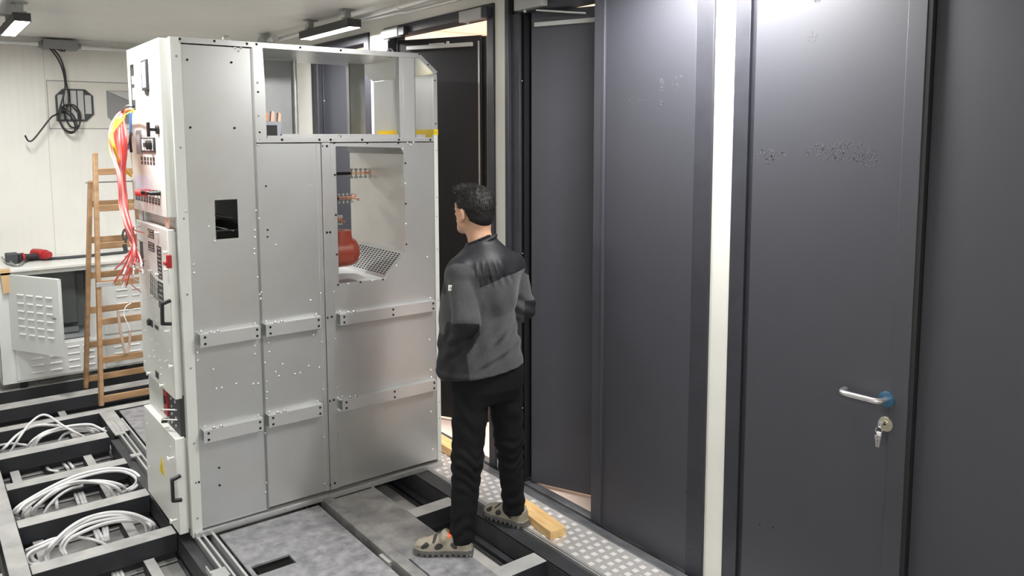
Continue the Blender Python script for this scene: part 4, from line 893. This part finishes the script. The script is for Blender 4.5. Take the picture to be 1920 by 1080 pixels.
b = MB(); b.prism([(.535, YC - .027, .954), (.60, YC - .027, .954), (.605, YC + .06, .954), (.54, YC + .06, .954)], (0, 0, .0008)); b.box(.535, .60, YC - .0275, YC - .0265, .914, .954); b.prism([(.545, YC - .0275, .77), (.60, YC - .0275, .78), (.60, YC - .0275, .93), (.535, YC - .0275, .93)], (0, .0008, 0))
b.build('tape_strip', M['tape'], smooth=False, label='brown adhesive tape stuck over left edge of the low cabinet', category='tape')
# tools
ZT = .953
def tp(px, py, z=ZT): return P(px, py, 2, z)
iw = empty('impact_wrench', (.70, 7.40, ZT), 'red and black cordless impact wrench lying on the low cabinet', 'power tool')
b = MB(); a = P(12, 475, 1, 7.35); a = Vector((a.x, 7.35, 0)); c_ = P(33, 483, 1, 7.35)
b.box(a.x - .01, c_.x, 7.30, 7.40, ZT + .0, ZT + .085); b.build('battery', M['dark'], iw, bevel=.008, label='dark battery pack')
b = MB(); b.box(c_.x, c_.x + .03, 7.31, 7.39, ZT + .005, ZT + .075); b.tube([(c_.x + .02, 7.35, ZT + .05), (c_.x + .08, 7.36, ZT + .045), (c_.x + .13, 7.37, ZT + .045), (c_.x + .17, 7.38, ZT + .045)], lambda t: .024 - .004 * math.sin(t * 3), n=12); b.build('grip', M['black'], iw, bevel=.004, label='black grip')
b = MB(); b.tube([(c_.x + .025, 7.345, ZT + .045), (c_.x + .04, 7.35, ZT + .045)], .036, n=14, sub=1); b.tube([(c_.x + .125, 7.45, ZT + .055), (c_.x + .165, 7.40, ZT + .055), (c_.x + .20, 7.345, ZT + .05)], .040, n=16); b.cyl((c_.x + .20, 7.345, ZT + .05), (c_.x + .225, 7.31, ZT + .05), .036, .026, n=16); b.build('motor_housing', M['redp'], iw, label='red motor housing')
pb = empty('pry_bar', (1.0, 7.2, ZT), 'long steel pry bar with curved claw lying along low cabinet top', 'pry bar')
zz = ZT + .012
b = MB(); b.tube([P(44, 491, 2, zz), P(60, 486, 2, zz), P(110, 484, 2, zz), P(170, 479, 2, zz), P(262, 470, 2, zz)], .0125, n=8, sub=3); b.build('shaft', M['dark'], pb, label='dark steel shaft')
b = MB(); b.tube([P(44, 491, 2, zz), P(38, 496, 2, zz), P(28, 497, 2, zz), P(21, 492, 2, zz + .01), P(18, 486, 2, zz + .02)], lambda t: .012 - .004 * t, n=8); b.tube([P(24, 496, 2, zz), P(14, 493, 2, zz), P(8, 487, 2, zz + .01), P(3, 482, 2, zz + .02)], lambda t: .011 - .004 * t, n=8); b.build('claw', M['galvdk'], pb, label='bright curved claw')

# ------------------------------------------------------------------ ladder
ld = empty('wooden_stepladder', (1.2, 6.45, 0), 'old wooden double stepladder standing between low cabinet and switchgear', 'ladder')
FL0, FL1 = Vector((1.045, 6.21, .0)), Vector((1.150, 6.50, 1.84)); FR0, FR1 = Vector((1.50, 6.21, .0)), Vector((1.415, 6.50, 1.84))
BL0, BL1 = Vector((1.035, 6.76, .0)), Vector((1.118, 6.56, 1.63)); BR0, BR1 = Vector((1.52, 6.76, .0)), Vector((1.43, 6.56, 1.63))
for (a, c_, wx) in ((FL0, FL1, .034), (FR0, FR1, .034), (BL0, BL1, .032), (BR0, BR1, .032)):
    b = MB(); b.bar(a, c_, .03, .055, up=(0, 1, .1)); b.build('stile', M['wood'], ld, bevel=.004)
for t in (.016, .168, .318, .468, .618, .768, .914):
    a = FL0.lerp(FL1, t) + Vector((0, -.012, 0)); c_ = FR0.lerp(FR1, t) + Vector((0, -.012, 0)); b = MB(); b.bar(a + Vector((.012, 0, .02)), c_ + Vector((-.012, 0, .02)), .020, .048); b.build('rung', M['wood'], ld, bevel=.003)
for t in (.03, .20, .37, .54, .71, .88):
    a = BL0.lerp(BL1, t); c_ = BR0.lerp(BR1, t); b = MB(); b.bar(a + Vector((.012, 0, .02)), c_ + Vector((-.012, 0, .02)), .020, .048); b.build('rung', M['wood'], ld, bevel=.003)
b = MB(); b.cyl((1.08, 6.54, 1.62), (1.45, 6.54, 1.62), .005, n=8); b.build('hinge_rod', M['galvdk'], ld, label='thin steel hinge rod')
q = FL0.lerp(FL1, .468); b = MB(); b.box(q.x - .02, q.x + .10, q.y - .045, q.y - .035, q.z + .0, q.z + .035); b.build('repair_bracket', M['galv2'], ld, bevel=.001, label='small zinc repair bracket')
# strap hanging on a rung
b = MB(); s0 = P(222, 580, 1, 6.27)
b.tube([P(221, 582, 1, 6.25), P(226, 620, 1, 6.24), P(233, 655, 1, 6.23), P(237, 662, 1, 6.23), P(242, 650, 1, 6.24), P(244, 618, 1, 6.25)], .010, n=6); b.build('fabric_strap', mat('beige_strap', (.45, .34, .28), .8), label='beige strap hanging in a loop from ladder rung', category='strap')
b = MB(); b.tube([P(246, 568, 1, 6.25), P(236, 575, 1, 6.25), P(232, 588, 1, 6.25), P(236, 600, 1, 6.24), P(241, 612, 1, 6.24), P(244, 620, 1, 6.24)], .004, n=6); b.build('wire_piece', M['plast'], label='short white wire hanging from ladder rung', category='wire')
b = MB(); b.tube([P(233, 450, 1, 6.30), P(230, 440, 1, 6.3), P(234, 430, 1, 6.3), P(238, 440, 1, 6.3), P(235, 455, 1, 6.3)], .008, n=8); b.cyl(P(233, 458, 1, 6.3), P(236, 470, 1, 6.3), .016, n=10); b.build('hand_tool', M['dark'], label='small dark tool hanging on ladder behind the wires', category='tool')

# ------------------------------------------------------------------ person (implicit surfaces -> one mesh per piece)
def snet(f, lo, hi, h):
    xs = [np.arange(lo[i], hi[i] + h, h) for i in range(3)]
    G = np.stack(np.meshgrid(*xs, indexing='ij'), -1); V = f(G).astype(np.float64)
    n = np.array(V.shape) - 1; ins = V < 0
    cnt = np.zeros(n, int); acc = np.zeros(tuple(n) + (3,)); num = np.zeros(n)
    def sub(a, o): return a[o[0]:o[0] + n[0], o[1]:o[1] + n[1], o[2]:o[2] + n[2]]
    for ax in range(3):
        u, v = [k for k in range(3) if k != ax]
        for a in (0, 1):
            for c in (0, 1):
                o0 = [0, 0, 0]; o0[u] = a; o0[v] = c; o1 = list(o0); o1[ax] = 1
                v0, v1 = sub(V, o0), sub(V, o1); cr = (v0 < 0) != (v1 < 0)
                t = np.where(cr, v0 / np.where(cr, v0 - v1, 1), 0)
                p0 = sub(G, o0); add = p0.copy(); add[..., ax] += t * h
                acc += add * cr[..., None]; num += cr
    mask = num > 0; idx = -np.ones(n, int); idx[mask] = np.arange(mask.sum())
    verts = acc[mask] / num[mask][:, None]; faces = []
    for ax in range(3):
        u, v = (ax + 1) % 3, (ax + 2) % 3
        sl0 = [slice(1, -1)] * 3; sl0[ax] = slice(0, -1); sl1 = [slice(1, -1)] * 3; sl1[ax] = slice(1, None)
        s0, s1 = ins[tuple(sl0)], ins[tuple(sl1)]; w_ = np.argwhere(s0 != s1)
        if not len(w_): continue
        st = s0[tuple(w_.T)]; base = w_.copy(); base[:, u] += 1; base[:, v] += 1
        def g(du, dv):
            q = base.copy(); q[:, u] += du; q[:, v] += dv; return idx[tuple(q.T)]
        q = np.stack([g(-1, -1), g(0, -1), g(0, 0), g(-1, 0)], 1); q[~st] = q[~st][:, ::-1]; faces.append(q)
    return verts, np.concatenate(faces)
def smin(a, b, k):
    h = np.clip(.5 + .5 * (b - a) / k, 0, 1); return b * (1 - h) + a * h - k * h * (1 - h)
def cone(p, a, b, ra, rb):
    a = np.array(a); b = np.array(b); d = b - a; t = np.clip(((p - a) @ d) / (d @ d), 0, 1)
    return np.linalg.norm(p - a - t[..., None] * d, axis=-1) - (ra + (rb - ra) * t)
def ell(p, c, r, yaw=0., pitch=0.):
    q = p - np.array(c); cy, sy = math.cos(yaw), math.sin(yaw)
    x = q[..., 0] * cy + q[..., 1] * sy; y = -q[..., 0] * sy + q[..., 1] * cy; z = q[..., 2]
    if pitch: cp, sp = math.cos(pitch), math.sin(pitch); y, z = y * cp + z * sp, -y * sp + z * cp
    k = np.sqrt((x / r[0]) ** 2 + (y / r[1]) ** 2 + (z / r[2]) ** 2)
    return (k - 1) * min(r)
def loft(p, tab, yaw):
    z = p[..., 2]; T_ = np.array(tab); cu, cv, a, bb = [np.interp(z, T_[:, 0], T_[:, i]) for i in (1, 2, 3, 4)]
    cy, sy = math.cos(yaw), math.sin(yaw); X = p[..., 0] - cu; Y = p[..., 1] - cv
    x = X * cy + Y * sy; y = -X * sy + Y * cy
    d = ((np.abs(x) / a) ** 2.3 + (np.abs(y) / bb) ** 2.3) ** (1 / 2.3); d = (d - 1) * np.minimum(a, bb)
    return np.maximum(d, np.maximum(T_[0, 0] - z, z - T_[-1, 0]))
def wob(p, f, s=0.): return (np.sin(p[..., 0] * f + s) + np.sin(p[..., 1] * f * 1.3 + 2.1 * s + 1) + np.sin(p[..., 2] * f * .8 + 3 * s) + np.sin((p[..., 0] + p[..., 2]) * f * 1.9 + s)) / 4
def fbm(p, f, s=0.): return wob(p, f, s) + .5 * wob(p[..., [1, 2, 0]], f * 2.1, s + 2) + .3 * wob(p[..., [2, 0, 1]], f * 4.3, s + 4)

man = empty('person', (2.13, 2.98, 0), 'dark-haired man in grey and black fleece jacket and black trousers, back turned, hands in pockets', 'person')
man.rotation_euler = (0, 0, math.atan2(-.5952, .8036))
def pobj(name, f, lo, hi, h, mats, parent, matf=None, smooth=1, **kw):
    v, fc = snet(f, lo, hi, h)
    me = bpy.data.meshes.new(name); me.from_pydata(v.tolist(), [], fc.tolist()); me.update()
    for q in mats: me.materials.append(q)
    if matf is not None:
        cen = v[fc].mean(1); mi = matf(cen).astype(int); me.polygons.foreach_set('material_index', mi)
    for p_ in me.polygons: p_.use_smooth = True
    o = bpy.data.objects.new(name, me); C.objects.link(o); o.parent = parent
    if smooth: s_ = o.modifiers.new('smooth', 'SMOOTH'); s_.factor = .5; s_.iterations = smooth
    for k, v_ in kw.items(): o[k] = v_
    return o
TY = math.radians(33)       # torso turned left of the view direction
HY = math.radians(47)       # head
# joints
LS, LE, LW = (-.070, -.090, 1.325), (-.050, -.170, 1.115), (-.120, -.085, .895)
RS, RE, RW = (.168, .085, 1.318), (.215, .10, 1.115), (.10, .235, .99)
LH, LK, LA = (-.028, -.045, .83), (-.052, -.090, .44), (-.078, -.135, .07)
RH, RK, RA = (.118, .045, .83), (.148, .085, .47), (.172, .125, .09)
hcn = np.array([-.015, .035, 1.598]); cH, sH = math.cos(HY), math.sin(HY)
def hl(x, y, z): return (hcn[0] + x * cH - y * sH, hcn[1] + x * sH + y * cH, hcn[2] + z)
def hloc(p):
    q = p - hcn; return np.stack([q[..., 0] * cH + q[..., 1] * sH, -q[..., 0] * sH + q[..., 1] * cH, q[..., 2]], -1)
def headf(p):
    q = hloc(p)
    d = ell(q, (0, -.010, .022), (.072, .092, .084))
    d = smin(d, ell(q, (0, .030, -.020), (.060, .066, .088)), .03)
    d = smin(d, cone(q, (-.042, .02, -.062), (0, .078, -.092), .020, .017), .03); d = smin(d, cone(q, (.042, .02, -.062), (0, .078, -.092), .020, .017), .03)
    d = smin(d, cone(q, (-.03, .078, .022), (.03, .078, .022), .012, .012), .02)
    d = smin(d, cone(q, (0, .092, .010), (0, .113, -.026), .007, .012), .012)
    d = smin(d, cone(q, (-.018, .088, -.055), (.018, .088, -.055), .009, .009), .012)
    d = smin(d, ell(q, (0, -.046, -.030), (.056, .050, .056)), .02)
    for s_ in (-1, 1):
        d = -smin(-d, ell(q, (s_ * .031, .098, .004), (.016, .012, .010)), .012)
        d = smin(d, ell(q, (s_ * .031, .082, .003), (.012, .012, .010)), .004)
        e = ell(q, (s_ * .082, .002, -.022), (.013, .021, .036), pitch=.15); e = np.maximum(e, -ell(q, (s_ * .093, .004, -.024), (.007, .011, .023)))
        d = smin(d, e, .008)
    return d
def handf(p, w_, dirn, side):
    w_ = np.array(w_); d_ = np.array(dirn) / np.linalg.norm(dirn); s_ = np.cross(d_, (0, 0, 1.)); s_ /= np.linalg.norm(s_); n_ = np.cross(s_, d_)
    o = cone(p, w_, w_ + d_ * .07, .022, .030)
    for i, L in enumerate((.065, .075, .07, .055)):
        b0 = w_ + d_ * .08 + s_ * (i - 1.5) * .020; m_ = b0 + d_ * L * .5 - n_ * .006; o = smin(o, np.minimum(cone(p, b0, m_, .009, .0085), cone(p, m_, m_ + d_ * L * .4 - n_ * .018, .0085, .007)), .004)
    t0 = w_ + d_ * .03 + s_ * side * .025; return smin(o, cone(p, t0, t0 + d_ * .05 + s_ * side * .025, .011, .008), .006)
def bodyf(p):
    d = smin(headf(p), cone(p, (.030, .010, 1.36), (.002, .022, 1.525), .062, .056), .03)
    t = loft(p, [(.78, .03, 0, .15, .105), (.95, .03, 0, .14, .10), (1.1, .03, 0, .135, .095), (1.25, .04, 0, .15, .10), (1.34, .04, 0, .15, .085), (1.40, .035, 0, .08, .06)], TY)
    d = smin(d, t, .03)
    for a, b_, c_ in ((LS, LE, LW), (RS, RE, RW)): d = smin(d, smin(cone(p, a, b_, .048, .038), cone(p, b_, c_, .038, .026), .02), .03)
    for a, b_, c_ in ((LH, LK, LA), (RH, RK, RA)): d = smin(d, smin(cone(p, a, b_, .075, .050), cone(p, b_, c_, .050, .034), .02), .03)
    d = smin(d, cone(p, (LA[0], LA[1], .055), (-.20, -.138, .032), .026, .018), .01); d = smin(d, cone(p, (RA[0], RA[1] + .02, .055), (.095, .205, .032), .026, .018), .01)
    d = smin(d, handf(p, LW, (-.25, .75, -.6), 1), .01); d = smin(d, handf(p, RW, (-.75, .15, -.6), 1), .01)
    return d
def bmat(c):
    q = hloc(c); lip = (np.abs(q[:, 0]) < .024) & (np.abs(q[:, 2] + .055) < .007) & (q[:, 1] > .08)
    eye = (np.abs(np.abs(q[:, 0]) - .031) < .011) & (np.abs(q[:, 2] - .003) < .006) & (q[:, 1] > .085)
    return np.where(eye, 2, np.where(lip, 1, 0))
body = pobj('body', bodyf, (-.34, -.26, .0), (.34, .34, 1.73), .008, [M['skin'], M['lip'], M['eye']], man, bmat, label='bare skin of head and neck')
# hair
def hairf(p):
    q = hloc(p)
    d = ell(q, (0, -.010, .026), (.077, .096, .088)) - .004
    d = d - .004 * np.sin(q[..., 0] * 130 + 3 * np.sin(q[..., 1] * 60)) * np.clip((q[..., 2] + .02) * 12, 0, 1) * .6 - .0035 * fbm(q, 95.)
    d = smin(d, ell(q, (0, .055, .085), (.062, .040, .030)) - .004 * fbm(q, 80., 3.), .02)
    y = q[..., 1]; line = np.interp(y, [-.11, -.08, -.035, -.012, .012, .045, .075, .1], [-.088, -.086, -.062, -.004, .004, .016, .058, .072])
    d = smin(d, ell(q, (0, -.048, -.030), (.060, .054, .058)), .02)
    line = line + np.where(np.abs(q[..., 0]) < .05, np.where(y > .05, .01, 0), 0)
    return np.maximum(d, (line - q[..., 2]) * .7)
hair = pobj('hair', hairf, (-.15, -.11, 1.50), (.13, .18, 1.73), .0045, [M['hair']], man, label='short black hair')
v, fc = snet(hairf, (-.15, -.11, 1.50), (.13, .18, 1.73), .012)
b = MB(); q = hloc(v); rs = np.random.RandomState(3)
crown = np.array([.02, -.055, .085])
for k in range(4200):
    i = rs.randint(len(v)); p0 = v[i] + rs.normal(0, .004, 3); ql = hloc(p0)
    if (ql[2] < -.02 and ql[1] > -.03) or ql[2] < -.055: continue
    nl = ql / np.array([.078, .10, .089]) ** 2; nl /= np.linalg.norm(nl); away = ql - crown; away -= nl * (away @ nl); away /= (np.linalg.norm(away) + 1e-6)
    L = (.005 if ql[2] < .0 else .010 if ql[2] < .04 else .017) * rs.uniform(.6, 1.2); dl = nl * .16 + away + rs.normal(0, .22, 3)
    if ql[1] > .03 and ql[2] > .05: dl = nl * .6 + np.array([0, .7, .25]) + rs.normal(0, .25, 3); L *= 1.1
    dl /= np.linalg.norm(dl); e1 = ql + dl * L * .5; e2 = ql + dl * L - nl * L * .25
    W = lambda t: Vector(hl(*t)); sd = np.cross(dl, nl); sd /= np.linalg.norm(sd); sd = sd * .0011
    b._q([W(ql - sd), W(ql + sd), W(e1 + sd * .8), W(e1 - sd * .8), W(e2)], [(0, 1, 2, 3), (3, 2, 4)])
hs_ = b.build('hair_strands', M['hair'], None, smooth=False, kind='stuff'); hs_.parent = hair
# jacket
def torsof(p):
    d = loft(p, [(.815, .012, .0, .212, .150), (.87, .012, 0, .214, .154), (1.0, .002, 0, .200, .148), (1.12, -.004, 0, .187, .142), (1.24, .018, .0, .185, .140), (1.32, .035, .0, .184, .128), (1.375, .04, .005, .165, .105), (1.42, .036, .01, .105, .082), (1.455, .03, .014, .070, .066)], TY)
    return smin(d, smin(cone(p, LS, RS, .062, .062), cone(p, (.05, -.03, 1.33), (.05, -.03, 1.22), .10, .10), .03), .05)
def larmf(p):
    d = smin(cone(p, LS, LE, .065, .060), cone(p, LE, LW, .060, .047), .025)
    z = p[..., 2]; return d - .005 * np.sin((z * 1.1 - p[..., 0] * .6) * 85) * np.exp(-((z - 1.02) / .07) ** 2) - .004 * np.sin((z + p[..., 0] * .8) * 60) * np.exp(-((z - .92) / .08) ** 2) - .002 * fbm(p, 28.)
def rarmf(p):
    d = smin(cone(p, RS, RE, .066, .058), cone(p, RE, RW, .058, .046), .03); z = p[..., 2]
    return d - .005 * np.sin((z + p[..., 0] * .7) * 90) * np.exp(-((z - 1.12) / .07) ** 2) - .002 * fbm(p, 28., 2.)
def crease(p, a, b_, w_, amp):
    a = np.array(a); b_ = np.array(b_); q = p[..., [0, 2]] - a; d_ = b_ - a; L = np.linalg.norm(d_); d_ = d_ / L
    al = q @ d_ / L; s_ = q @ np.array([-d_[1], d_[0]]); al_m = np.clip(np.minimum(al, 1 - al) * 3 + .25, 0, 1)
    return amp * (s_ / w_) * np.exp(-(s_ / w_) ** 2) * al_m * np.clip((.02 - p[..., 1]) * 25 + .5, 0, 1)
def jackf(p):
    x, z = p[..., 0], p[..., 2]
    d = torsof(p) - .0045 * np.sin((x * 1.7 + z * .55) * 42 + 2 * np.sin(z * 9)) * np.clip((1.28 - z) * 4, 0, 1) * np.clip((z - .84) * 6, .15, 1) - .003 * np.sin((z * 1.2 - x * 1.9) * 50) * np.exp(-((z - .98) / .1) ** 2)
    d -= .004 * np.sin((x - z * .12) * 75) * np.exp(-((z - 1.29) / .07) ** 2)
    d -= .005 * np.exp(-((z - .85) / .014) ** 2)
    d += crease(p, (.175, 1.075), (.055, .965), .016, .012) + crease(p, (.205, .975), (.0, .885), .014, .009) + crease(p, (.02, 1.20), (-.01, 1.08), .013, .007) + crease(p, (.12, 1.22), (.06, 1.09), .014, .006)
    for ux in (.005, .04, .075, .11, .145): d += crease(p, (ux * .8, 1.375), (ux + .014, 1.265), .010, .010)
    d = smin(d, np.minimum(larmf(p), rarmf(p)), .007)
    # stand-up collar
    T_ = [(1.36, .036, .008, .098, .085), (1.43, .026, .014, .080, .078), (1.462, .016, .020, .077, .077), (1.487, .013, .019, .078, .078)]
    col_ = loft(p, T_, .3); cut = (z - (1.464 + .42 * (x - .0) - .05 * (p[..., 1]))) * .9
    col_ = np.maximum(col_, cut); col_ = col_ + .003 * np.sin((z - .4 * x) * 260); d = smin(d, col_, .006)
    inner = loft(p, [(1.40, .02, .016, .064, .062), (1.60, .0, .022, .066, .064)], .3)
    d = np.maximum(d, -inner)
    hemz = .842 + .10 * x
    d = np.maximum(d, (hemz - z) * .95)
    hem = loft(p, [(.70, .012, 0, .196, .134), (.860, .012, 0, .196, .134)], TY)
    return np.maximum(d, -hem)
def jzone(c):
    la = larmf(c); ra = rarmf(c); to = torsof(c); x, y, z = c.T
    Larm = (la < to + .022) & (x < .012); Rarm = (ra < to + .004) & (x > .1)
    back = z - np.interp(x, [-.1, -.02, .015, .115, .19, .25], [1.22, 1.25, 1.262, 1.302, 1.315, 1.32])
    g = np.maximum(back, z - 1.42)
    gl = np.maximum(z - (1.372 - 7 * (x + .078) ** 2), np.minimum(1.118 - 2.5 * (x + .055) ** 2 - z, .05))
    gr = np.maximum(z - (1.345 - .9 * (x - .17)), np.minimum(np.minimum(1.16 - z, z - 1.03), x - .222))
    side = np.minimum(np.minimum(-.035 + (.85 - z) * .12 - x, 1.04 - z), .05 - y)
    g = np.maximum(g, side)
    g = np.where(Larm, gl, np.where(Rarm, gr, g))
    seam = np.where(Larm | Rarm, 0, 0)
    return g
jm = mat('jacket_cloth', (.04, .041, .045), .95)
nt = jm.node_tree; nt.nodes.clear()
def clone(src, dst):
    mp_ = {}
    for n_ in src.nodes:
        q = dst.nodes.new(n_.bl_idname); mp_[n_.name] = q
        for pn in ('operation', 'data_type'):
            if hasattr(n_, pn): setattr(q, pn, getattr(n_, pn))
        for k_, ip in enumerate(n_.inputs):
            if hasattr(ip, 'default_value'):
                try: q.inputs[k_].default_value = ip.default_value
                except Exception: pass
    for l in src.links:
        if l.to_node.bl_idname != 'ShaderNodeOutputMaterial':
            fi = list(l.from_node.outputs).index(l.from_socket); ti = list(l.to_node.inputs).index(l.to_socket)
            dst.links.new(mp_[l.from_node.name].outputs[fi], mp_[l.to_node.name].inputs[ti])
    return mp_['Principled BSDF']
pA = clone(M['fleece'].node_tree, nt); pB = clone(M['nylon'].node_tree, nt)
at = nt.nodes.new('ShaderNodeAttribute'); at.attribute_name = 'zone'
mr = nt.nodes.new('ShaderNodeMapRange'); mr.inputs[1].default_value = -.0008; mr.inputs[2].default_value = .0008
nt.links.new(at.outputs['Fac'], mr.inputs[0])
ms = nt.nodes.new('ShaderNodeMixShader'); nt.links.new(mr.outputs[0], ms.inputs[0]); nt.links.new(pA.outputs[0], ms.inputs[1]); nt.links.new(pB.outputs[0], ms.inputs[2])
for n_ in [q for q in nt.nodes if q.bl_idname == 'ShaderNodeOutputMaterial']: nt.nodes.remove(n_)
mo_ = nt.nodes.new('ShaderNodeOutputMaterial'); nt.links.new(ms.outputs[0], mo_.inputs[0])
jacket = pobj('jacket', jackf, (-.33, -.32, .79), (.36, .34, 1.53), .0055, [jm], man, label='grey fleece jacket with black yoke and elbow patches')
vv = np.array([v_.co[:] for v_ in jacket.data.vertices]); za = jacket.data.attributes.new('zone', 'FLOAT', 'POINT'); za.data.foreach_set('value', jzone(vv).astype(np.float32))
b = MB(); c0 = Vector((-.118, -.148, 1.262)); nb = Vector((-.45, -.85, .08)).normalized(); sx_ = Vector((0, 0, 1)).cross(nb).normalized(); uz_ = nb.cross(sx_)
# place the badge on the sleeve surface
pp = np.array([c0]); 
for _ in range(40):
    dd_ = float(larmf(np.array([pp[0]]))[0]); pp = pp - np.array([nb]) * dd_
    if abs(dd_) < 1e-4: break
c0 = Vector(pp[0]) + nb * .001
b.prism([c0 - sx_ * .012 - uz_ * .014, c0 + sx_ * .012 - uz_ * .012, c0 + sx_ * .012 + uz_ * .014, c0 - sx_ * .012 + uz_ * .012], nb * .002); b.mi = 1
b.prism([c0 + nb * .002 - sx_ * .004 - uz_ * .006, c0 + nb * .002 + sx_ * .005 - uz_ * .004, c0 + nb * .002 + sx_ * .004 + uz_ * .006, c0 + nb * .002 - sx_ * .003 + uz_ * .001], nb * .0006)
bd = b.build('sleeve_badge', [M['plast'], M['grey']], None, bevel=.001, label='small white sleeve badge'); bd.parent = jacket
# trousers
def trouf(p):
    x, y, z = p[..., 0], p[..., 1], p[..., 2]
    d = loft(p, [(.70, .04, 0, .14, .10), (.76, .04, 0, .170, .125), (.85, .038, 0, .180, .130), (.97, .035, 0, .165, .12)], TY)
    L = smin(cone(p, LH, LK, .096, .072), cone(p, LK, LA, .070, .058), .03); R_ = smin(cone(p, RH, RK, .095, .070), cone(p, RK, RA, .067, .056), .03)
    fold = lambda ph, f: .0045 * np.sin((z + .35 * x * ph + .02 * np.sin(x * 40 + y * 30)) * f + ph)
    kn = np.exp(-((z - .40) / .10) ** 2); an = np.exp(-((z - .14) / .08) ** 2); th = np.exp(-((z - .62) / .12) ** 2)
    L = L - fold(1., 115) * kn - fold(-1., 95) * an * .8 - fold(1.6, 60) * th * .6; R_ = R_ - fold(-1.2, 120) * kn - fold(1., 90) * an * .9 - fold(-2, 55) * th * .6
    d = smin(d, np.minimum(L, R_), .03); d = smin(d, d * 0 + 9, .001)
    d = d - .0015 * fbm(p, 30.)
    return np.maximum(d, .058 + .04 * np.clip(x + .08, -.1, .3) - z)
tro = pobj('trousers', trouf, (-.22, -.26, .03), (.33, .25, .98), .0062, [M['denim']], man, label='black trousers')
# shoes
def shoe(heel, toe, name):
    h_ = np.array([heel[0], heel[1]]); t_ = np.array([toe[0], toe[1]]); d_ = t_ - h_; L = np.linalg.norm(d_); d_ /= L; n_ = np.array([-d_[1], d_[0]])
    def loc(p): q = p[..., :2] - h_; return np.stack([q @ d_, q @ n_, p[..., 2]], -1)
    def f(p):
        q = loc(p); x, y, z = q[..., 0], q[..., 1], q[..., 2]; w_ = np.interp(x / L, [0, .08, .3, .5, .72, .9, 1], [.025, .036, .034, .038, .049, .042, .022])
        top = np.interp(x / L, [0, .1, .3, .45, .6, .8, .95, 1], [.085, .10, .105, .095, .075, .058, .048, .035])
        up = np.maximum(np.abs(y) * (1 + .35 * np.clip((z - .03) / .08, 0, 1)) - w_, np.maximum(z - top, .02 - z)); up = smin(up, ell(q, (L * .5, 0, .04), (L * .47, .042, .035)), .02)
        up = np.maximum(up, np.maximum(-x, x - L)); so = np.maximum(np.abs(y) - (w_ + .005), np.maximum(z - (.030 + .006 * np.abs(x / L - .5)), np.maximum(-.0 - z + .001, 0 * z))); so = np.maximum(so, np.maximum(-x - .006, x - L - .004))
        so = so + .0009 * np.sin(x * 240) * (z < .014)
        an = cone(q, (.048, 0, .07), (.055, 0, .088), .040, .036); st = ell(q, (L * .47, 0, .082), (.022, .050, .030)); an = np.minimum(an, np.maximum(st, .035 - z))
        return smin(smin(up, an, .015), so, .006) - .0008 * fbm(q, 60.)
    def mf(c):
        q = loc(c); x, y, z = q.T; r = x / L
        E_ = lambda cr, cz, rr, rz, k: ((r - cr) / rr) ** 2 + ((z - cz - k * (r - cr)) / rz) ** 2 < 1
        patch = E_(.80, .052, .075, .011, -.10) | E_(.56, .053, .075, .014, -.06) | (E_(.64, .080, .035, .012, -.2)) | E_(.30, .055, .06, .012, .1)
        lace = (r > .36) & (r < .41) & (z > .088)
        return np.where(z < .034, 1, np.where(lace, 3, np.where(patch | (z > .118), 2, 0)))
    lo = (min(heel[0], toe[0]) - .09, min(heel[1], toe[1]) - .09, -.006); hi = (max(heel[0], toe[0]) + .09, max(heel[1], toe[1]) + .09, .17)
    return pobj('shoe', f, lo, hi, .0024, [M['shoe'], M['sole'], M['mesh'], M['lace']], man, mf, label=name)
shoe((-.032, -.150), (-.300, -.130), 'taupe trekking shoe'); shoe((.230, .100), (.036, .252), 'taupe trekking shoe')
